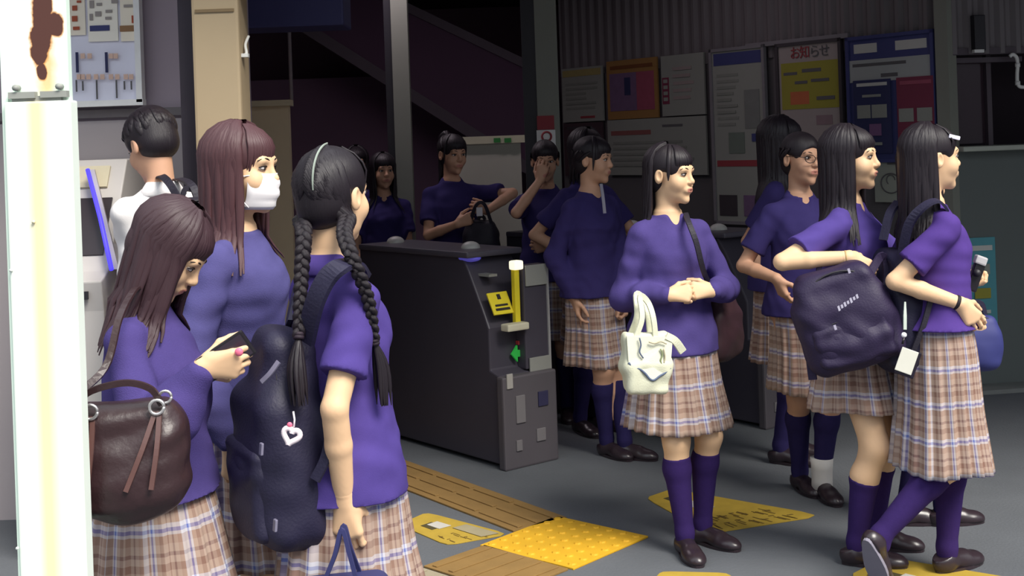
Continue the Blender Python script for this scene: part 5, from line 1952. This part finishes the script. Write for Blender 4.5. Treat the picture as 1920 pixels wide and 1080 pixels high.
for b, dx in ((-.030, 0), (.030, .012)):
    MB().strap([tx(-.052, b, .100), tx(-.030, b * .9, .17), top_ + ta[0] * (-.012 + dx) + ta[1] * (b * 1.2) + [0, 0, .012], top_ + ta[0] * (.018 + dx) + ta[1] * b * 1.2 + [0, 0, -.01], tx(.012, b * .9, .17), tx(.022, b, .100)], .022, .005, -ta[1]).build('handle', CANV, t)
MB().strap([tx(.06, -.036, .105), tx(.095, -.035, .085), tx(.128, -.03, .045)], .030, .006, (-.2, -1, .5)).build('side_tab', CANV, t)
ax_ = np.array([unit((.5, .86, 0)), unit((.86, -.5, 0)), Z3])
tb, Pb, Ab = backpack('dark brown shoulder bag hanging behind the tote girl\'s left elbow', at(1354, 610, 5.06), ax_, (.24, .09, .27), mat('bag_dark_brown', (66, 44, 50), .45, .12), name='shoulder_bag', cat='bag', pocket=False)
MB().strap([at(1348, 562, 4.97), at(1322, 515, 4.76), at(1306, 455, 4.715), at(1292, 418, 4.745), at(1287, 403, 4.83), at(1290, 410, 4.94), at(1330, 500, 5.06), at(1356, 560, 5.08)], .022, .005,
           [(.4, -1, 0), (.3, -1, 0), (.1, -1, .2), (0, -.9, .6), (0, 0, 1), (0, 1, .4), (0, 1, 0), (0, 1, 0)]).build('strap', BP_BLACK, tb)

# -- girl in the shade between gate and tote girl
shade = person('girl in shade-darkened violet sweater between the ticket gate and tote girl', 1.56, at(1118, 600, 6.3), 38, (64, 6, 0),
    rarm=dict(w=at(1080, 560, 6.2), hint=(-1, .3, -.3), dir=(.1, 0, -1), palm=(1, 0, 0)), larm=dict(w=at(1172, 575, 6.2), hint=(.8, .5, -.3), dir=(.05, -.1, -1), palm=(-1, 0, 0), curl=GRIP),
    rleg=leg(1138, 838, 6.25, 0), lleg=leg(1172, 845, 6.2, 20), top=('sweater', KNIT_SHADED), hem=.80, skirt=dict(z=.455, a=.165, b=.165), sock=SOCK_N, q=.007, skin=SKIN_SHADED, collar=None, vneck=True,
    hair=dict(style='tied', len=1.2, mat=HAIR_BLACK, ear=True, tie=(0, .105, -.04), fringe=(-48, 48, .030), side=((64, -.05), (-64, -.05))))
MB().strap([at(1127, 345, 6.17), at(1131, 372, 6.13), at(1134, 400, 6.12)], .016, .004, (0, -1, .2)).build('white_cord', mat('cord_grey', (150, 146, 160), .7), shade['root'])

# -- long haired girl with the purple bag
purp = person('long haired girl in violet polo reaching into a purple bag', 1.56, at(1604, 650, 4.62), 58, (62, 2, 0),
    rarm=dict(w=at(1592, 482, 4.40), hint=(-1, -.3, -.5), dir=(.8, .05, -.55), palm=(.1, .9, -.5), curl=((20, 30, 20), (26, 36, 24), (32, 40, 24), (38, 44, 24)), thumb=.5),
    larm=dict(w=at(1668, 560, 4.62), hint=(1, .5, -1), dir=(-.6, -.5, -.5), palm=(-.3, -.6, 0)),
    rleg=leg(1606, 1000, 4.56, 12), lleg=leg(1640, 965, 4.74, 10), top=('polo', POLO), hem=.80, skirt=dict(z=.57, a=.19, b=.175, depth=.013), sock_len=.235, q=.0055, vneck=True,
    hair=dict(style='long', len=1.20, front=66, mat=HAIR_BLACK, fringe=(-50, 36, .034), n=56, inward=.04))
wband(purp, -1, 'bracelet', mat('bracelet_gold', (190, 160, 110), .4), .95, .0245, .003)
ax_ = np.array([unit((1, -.12, .30)), unit((-.12, -1, 0)), unit((-.28, 0, 1))])
tb, Pb, Ab = backpack('purple navy backpack carried in front by the long haired girl', at(1584, 594, 4.36), ax_, (.33, .15, .36), BP_PURPLE, sag=.006)
LOGO = mat('logo_grey', (176, 172, 190), .5, .03)
text_on(tb, 'outdoor'[:0] or 'NNNN', .030, (Pb(.25, 1.30, -.10), unit((.72, 0, .42)), unit((-.42, 0, .72)), Ab[1]), LOGO, 'logo', .001) if False else None
mb = MB()
c = at(1590, 567, 4.245)
lx_, lz_ = unit((.82, 0, .50)), unit((-.30, 0, 1))
for i, hgt in enumerate((.016, .011, .014, .010, .016, .010, .013)):
    mb.box(c + lx_ * (-.036 + .012 * i), (.0075, .004, hgt), np.array([lx_, (0, 1, 0), lz_]))
mb.build('logo', LOGO, tb)
for px, py in ((1566, 614), (1592, 508)):
    MB().box(at(px, py, 4.255), (.008, .005, .016), ax_).build('zip_pull', mat('zip_pull', (176, 170, 190), .4), tb)
MB().strap([at(1630, 515, 4.34), at(1655, 480, 4.42), at(1664, 520, 4.42), at(1650, 600, 4.36)], .03, .006, (0, -1, 0)).build('strap', BP_PURPLE, tb)
MB().strap([at(1528, 520, 4.40), at(1512, 590, 4.38), at(1520, 680, 4.37), at(1524, 712, 4.37)], .03, .006, (-.3, -1, 0)).build('strap', BP_PURPLE, tb)

# -- walking girl at the right
walk = person('walking girl with long black hair, hair clip and long plaid skirt at the right', 1.555, at(1757, 650, 4.42), 96, (99, 1, 0),
    rarm=dict(w=at(1800, 569, 4.27), hint=(-1, 0, -.6), dir=(.62, .1, -.75), palm=(-.2, 1, 0), curl=((15, 25, 15), (20, 30, 20), (25, 35, 20), (30, 40, 22)), thumb=.3),
    larm=dict(w=at(1806, 540, 4.55), hint=(-.4, .6, -1), dir=(.55, -.35, .75), palm=(.6, -.6, .2), curl=GRIP, thumb=.8),
    rleg=leg(1650, 1005, 4.30, 40, 62, sole=True, hint=(-.1, -1, 0)), lleg=leg(1776, 1040, 4.46, 25), top=('polo', mat('polo_purple', (78, 55, 128), .85, .08, 40, .12, 500, spec=.15)), hem=.89,
    skirt=dict(z=.395, a=.225, b=.162, oy=.01, depth=.016, rot=.2), q=.0055, waist=1.0,
    hair=dict(style='long', len=1.19, front=100, front_l=72, mat=HAIR_BLACK, ear=True, fringe=(-50, 60, .030), n=54, side=((70, -.04),), inward=.03))
wband(walk, -1, 'wristband', mat('band_black', (36, 28, 36), .7), .95, .0255, .006)
c = walk['hp']((-.060, -.058, .076))
d1 = unit(walk['hp']((-.066, -.066, .070)) - walk['hp']((-.066, -.030, .086)))
MB().box(c, (.040, .008, .014), np.array([unit((.95, .1, -.25)), unit((.1, -1, .1)), unit((.25, .1, .95))]), bev=.003).build('hair_clip', mat('clip_white', (226, 222, 240), .3), walk['root'])
t = thing('camera', 'small dark camera with silver top held up by the walking girl', 'camera', tuple(at(1829, 510, 4.44)))
MB().box(at(1828, 520, 4.44), (.035, .03, .10), np.array([unit((1, 0, -.4)), (0, 1, 0), unit((.4, 0, 1))]), bev=.006).build('body', PH, t)
MB().box(at(1838, 488, 4.435), (.04, .032, .03), np.array([unit((1, 0, -.4)), (0, 1, 0), unit((.4, 0, 1))]), bev=.006).build('top_plate', mat('camera_silver', (186, 182, 184), .35), t)
MB().tube([at(1832, 512, 4.425), at(1832, 512, 4.41)], .013, 14).build('lens', DARKMETAL, t)
# backpack between the two right hand girls
ax_ = np.array([unit((.25, -.97, 0)), unit((-.97, -.25, 0)), unit((.08, 0, 1))])
tb, Pb, Ab = backpack('navy backpack with a white card case on the walking girl\'s back', at(1685, 580, 4.45), ax_, (.27, .15, .44), BP_NAVY, sag=.006)
MB().strap([at(1690, 480, 4.34), at(1704, 420, 4.31), at(1730, 388, 4.29), at(1757, 376, 4.30), at(1776, 392, 4.32)], .034, .008, [(-.6, -1, 0), (-.5, -1, .2), (-.2, -.6, 1), (0, -.3, 1), (.8, -.4, .6)]).build('strap', BP_NAVY, tb)
MB().strap([at(1746, 560, 4.28), at(1732, 610, 4.28), at(1712, 660, 4.29)], .020, .005, (0, -1, 0)).build('strap', BP_BLACK, tb)
MB().strap([at(1655, 450, 4.42), at(1668, 400, 4.44), at(1684, 378, 4.48)], .034, .008, [(-.8, -.6, 0), (-.6, -.6, .4), (0, -.2, 1)]).build('strap', BP_NAVY, tb)
t = thing('card_case', 'white card case with black edge dangling from the navy backpack', 'card case', tuple(at(1701, 680, 4.24)))
ca = np.array([unit((.9, 0, -.36)), (0, 1, 0), unit((.36, 0, .93))])
MB().box(at(1702, 680, 4.245), (.068, .008, .092), ca, bev=.004).build('case', mat('case_black', (30, 24, 38), .4), t)
MB().box(at(1700, 677, 4.239), (.058, .004, .080), ca, bev=.002).build('card', mat('card_white', (214, 212, 200), .5, .05, 20), t)
MB().ellipsoid(at(1695, 628, 4.24), (.0095, .007, .009)).build('reel', mat('reel_white', (240, 238, 246), .35), t)
MB().strap([at(1697, 566, 4.255), at(1697, 592, 4.245), at(1697, 618, 4.24)], (.006, .012, .012), .004, (0, -1, 0)).build('cord', mat('cord_pale', (190, 200, 190), .6), t)
MB().tube([at(1695, 634, 4.24), at(1692, 645, 4.24)], .004, 6).build('link', PH, t)

# -- girls behind them
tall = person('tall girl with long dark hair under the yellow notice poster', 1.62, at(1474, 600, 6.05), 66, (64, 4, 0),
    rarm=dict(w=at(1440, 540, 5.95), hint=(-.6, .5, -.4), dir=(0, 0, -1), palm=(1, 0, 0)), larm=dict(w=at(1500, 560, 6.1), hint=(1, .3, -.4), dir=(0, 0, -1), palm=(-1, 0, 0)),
    top=('polo', POLO_SHADED), hem=.80, skirt=dict(z=.47, a=.17, b=.165), sock=SOCK_N, q=.007, skin=SKIN_SHADED, hair=dict(style='long', len=1.15, front=60, mat=HAIR_BLACK, fringe=(-50, 50, .03)))
glas = person('smiling girl with glasses and shade-darkened violet polo behind the long haired girl', 1.545, at(1510, 600, 5.45), 14, (26, 2, 3),
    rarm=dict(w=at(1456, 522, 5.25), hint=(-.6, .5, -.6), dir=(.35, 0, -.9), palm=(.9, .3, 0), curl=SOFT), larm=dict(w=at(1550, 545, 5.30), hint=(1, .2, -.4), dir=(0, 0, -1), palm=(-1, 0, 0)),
    rleg=leg(1500, 890, 5.55, 0), lleg=leg(1541, 890, 5.42, -5), top=('polo', POLO_SHADED), hem=.80, skirt=dict(z=.47, a=.17, b=.17), sock=SOCK_N, q=.006, skin=SKIN_SHADED, vneck=True,
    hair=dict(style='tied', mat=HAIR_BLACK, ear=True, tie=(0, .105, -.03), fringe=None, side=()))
g_ = glas['hp']
GM = mat('glasses_frame', (44, 34, 34), .4)
mb = MB()
for sd in (-1, 1):
    mb.tube([g_((sd * .033 + .024 * math.cos(q), -.104 + .25 * (abs(sd * .033 + .024 * math.cos(q)) - .02) ** 1, .004 + .018 * math.sin(q))) for q in np.linspace(0, 6.283, 22)], .0017, 6)
    mb.tube([g_((sd * .057, -.094, .010)), g_((sd * .076, -.05, .012)), g_((sd * .080, .01, .010))], .0016, 6)
mb.tube([g_((-.010, -.104, .008)), g_((0, -.107, .010)), g_((.010, -.104, .008))], .0016, 6)
mb.build('glasses', GM, glas['root'])
hip, Kn, A, spec = glas['ankles'][1]
lw = glas['loc2w']
MB().tube([lw(A + [0, 0, -.045]), lw(A + [0, 0, -.01]), lw(A + [0, -.002, .04]), lw(A + [0, -.003, .085])], [.046, .044, .045, .049], 16).build('ankle_sock', SOCK_W, glas['root'])
hid = person('girl mostly hidden behind the walking girl, navy bag in front', 1.50, at(1742, 650, 4.98), 92, (96, 4, 0),
    rarm=dict(w=at(1822, 585, 4.86), hint=(-.8, 0, -.6), dir=(.3, 0, -1), palm=(0, 1, 0), curl=GRIP), larm=dict(w=at(1815, 580, 5.1), hint=(-.8, 0, -.6), dir=(.3, 0, -1), palm=(0, -1, 0)),
    rleg=leg(1697, 930, 5.0, 0), lleg=leg(1768, 955, 4.98, 5), top=('polo', mat('polo_blue_violet', (84, 78, 160), .85, .08, 40, .12, 500, spec=.15)), hem=.80, skirt=dict(z=.46, a=.165, b=.165), sock=SOCK_N, q=.007,
    hair=dict(style='long', len=1.2, front=62, mat=HAIR_BLACK, fringe=(-50, 50, .03)))
ax_ = np.array([unit((1, .15, 0)), unit((.15, -1, 0)), Z3])
tb, Pb, Ab = backpack('blue navy bag held behind the walking girl\'s hands at the right', at(1836, 640, 4.90), ax_, (.15, .09, .21), mat('bag_blue_navy', (50, 54, 112), .6, .1), name='hand_bag', cat='bag', pocket=False)
MB().strap([Pb(-.5, -.3, .85), Pb(-.3, -.3, 1.35), Pb(.3, -.3, 1.35), Pb(.5, -.3, .85)], .02, .006, Ab[1]).build('handle', BP_NAVY, tb)

# -- far people beyond the gates
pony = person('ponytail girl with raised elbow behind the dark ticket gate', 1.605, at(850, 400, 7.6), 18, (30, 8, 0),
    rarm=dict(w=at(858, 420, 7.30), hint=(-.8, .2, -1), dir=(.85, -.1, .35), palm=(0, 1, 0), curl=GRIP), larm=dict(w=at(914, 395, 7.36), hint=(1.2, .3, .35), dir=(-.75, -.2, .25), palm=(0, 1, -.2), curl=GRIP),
    top=('polo', POLO_SHADED), hem=.80, skirt=dict(z=.47, a=.17, b=.165), sock=SOCK_N, q=.007, skin=SKIN_SHADED,
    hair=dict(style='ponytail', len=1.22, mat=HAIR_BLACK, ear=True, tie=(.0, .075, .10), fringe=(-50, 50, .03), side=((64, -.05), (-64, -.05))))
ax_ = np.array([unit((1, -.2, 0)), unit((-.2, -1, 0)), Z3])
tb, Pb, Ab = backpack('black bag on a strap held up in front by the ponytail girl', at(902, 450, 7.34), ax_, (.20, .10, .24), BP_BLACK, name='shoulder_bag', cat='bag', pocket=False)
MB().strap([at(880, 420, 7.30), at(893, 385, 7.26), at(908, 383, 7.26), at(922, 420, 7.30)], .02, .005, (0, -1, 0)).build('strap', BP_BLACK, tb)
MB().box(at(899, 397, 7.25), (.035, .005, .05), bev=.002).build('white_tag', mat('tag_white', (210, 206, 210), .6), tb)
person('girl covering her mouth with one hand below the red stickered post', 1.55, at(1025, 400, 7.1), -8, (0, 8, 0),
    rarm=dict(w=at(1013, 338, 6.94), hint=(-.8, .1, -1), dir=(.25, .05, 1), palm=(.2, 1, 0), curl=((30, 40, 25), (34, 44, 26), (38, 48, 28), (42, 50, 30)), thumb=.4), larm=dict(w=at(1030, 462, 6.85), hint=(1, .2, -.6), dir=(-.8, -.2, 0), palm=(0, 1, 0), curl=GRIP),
    top=('polo', POLO_SHADED), hem=.80, skirt=dict(z=.47, a=.17, b=.165), sock=SOCK_N, q=.007, skin=SKIN_SHADED, hair=dict(style='tied', mat=HAIR_BLACK, ear=True, tie=(0, .105, -.02), fringe=(-50, 50, .032)))
person('girl half hidden behind the shade-darkened sweater girl beside the brown notice board', 1.60, at(1102, 400, 6.78), 36, (44, 6, 0),
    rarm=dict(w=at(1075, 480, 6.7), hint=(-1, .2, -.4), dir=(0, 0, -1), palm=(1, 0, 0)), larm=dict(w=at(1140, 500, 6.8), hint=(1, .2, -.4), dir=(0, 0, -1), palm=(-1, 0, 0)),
    top=('polo', POLO_SHADED), hem=.80, skirt=dict(z=.47, a=.165, b=.165), sock=SOCK_N, q=.008, skin=SKIN_SHADED, hair=dict(style='bob', len=1.34, mat=HAIR_BLACK, front=66, fringe=(-50, 50, .03)))
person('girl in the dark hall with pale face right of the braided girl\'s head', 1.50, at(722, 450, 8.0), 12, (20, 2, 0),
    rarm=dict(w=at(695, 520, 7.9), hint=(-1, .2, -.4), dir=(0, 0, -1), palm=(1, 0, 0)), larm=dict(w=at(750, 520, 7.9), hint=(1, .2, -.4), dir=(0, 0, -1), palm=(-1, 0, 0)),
    top=('polo', POLO_SHADED), hem=.80, skirt=dict(z=.47, a=.165, b=.165), sock=SOCK_N, q=.008, skin=SKIN_SHADED, vneck=True, hair=dict(style='long', len=1.22, mat=HAIR_BLACK, front=62, fringe=(-50, 50, .03)))
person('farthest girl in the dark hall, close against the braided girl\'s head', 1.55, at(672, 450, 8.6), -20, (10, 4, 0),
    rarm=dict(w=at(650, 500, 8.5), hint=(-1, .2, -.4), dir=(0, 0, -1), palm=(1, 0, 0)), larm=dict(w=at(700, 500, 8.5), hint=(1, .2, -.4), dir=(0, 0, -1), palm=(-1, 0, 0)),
    top=('polo', POLO_SHADED), hem=.80, skirt=dict(z=.47, a=.165, b=.165), sock=SOCK_N, q=.008, skin=SKIN_SHADED, hair=dict(style='long', len=1.22, mat=HAIR_BLACK, front=62, fringe=(-50, 50, .03)))
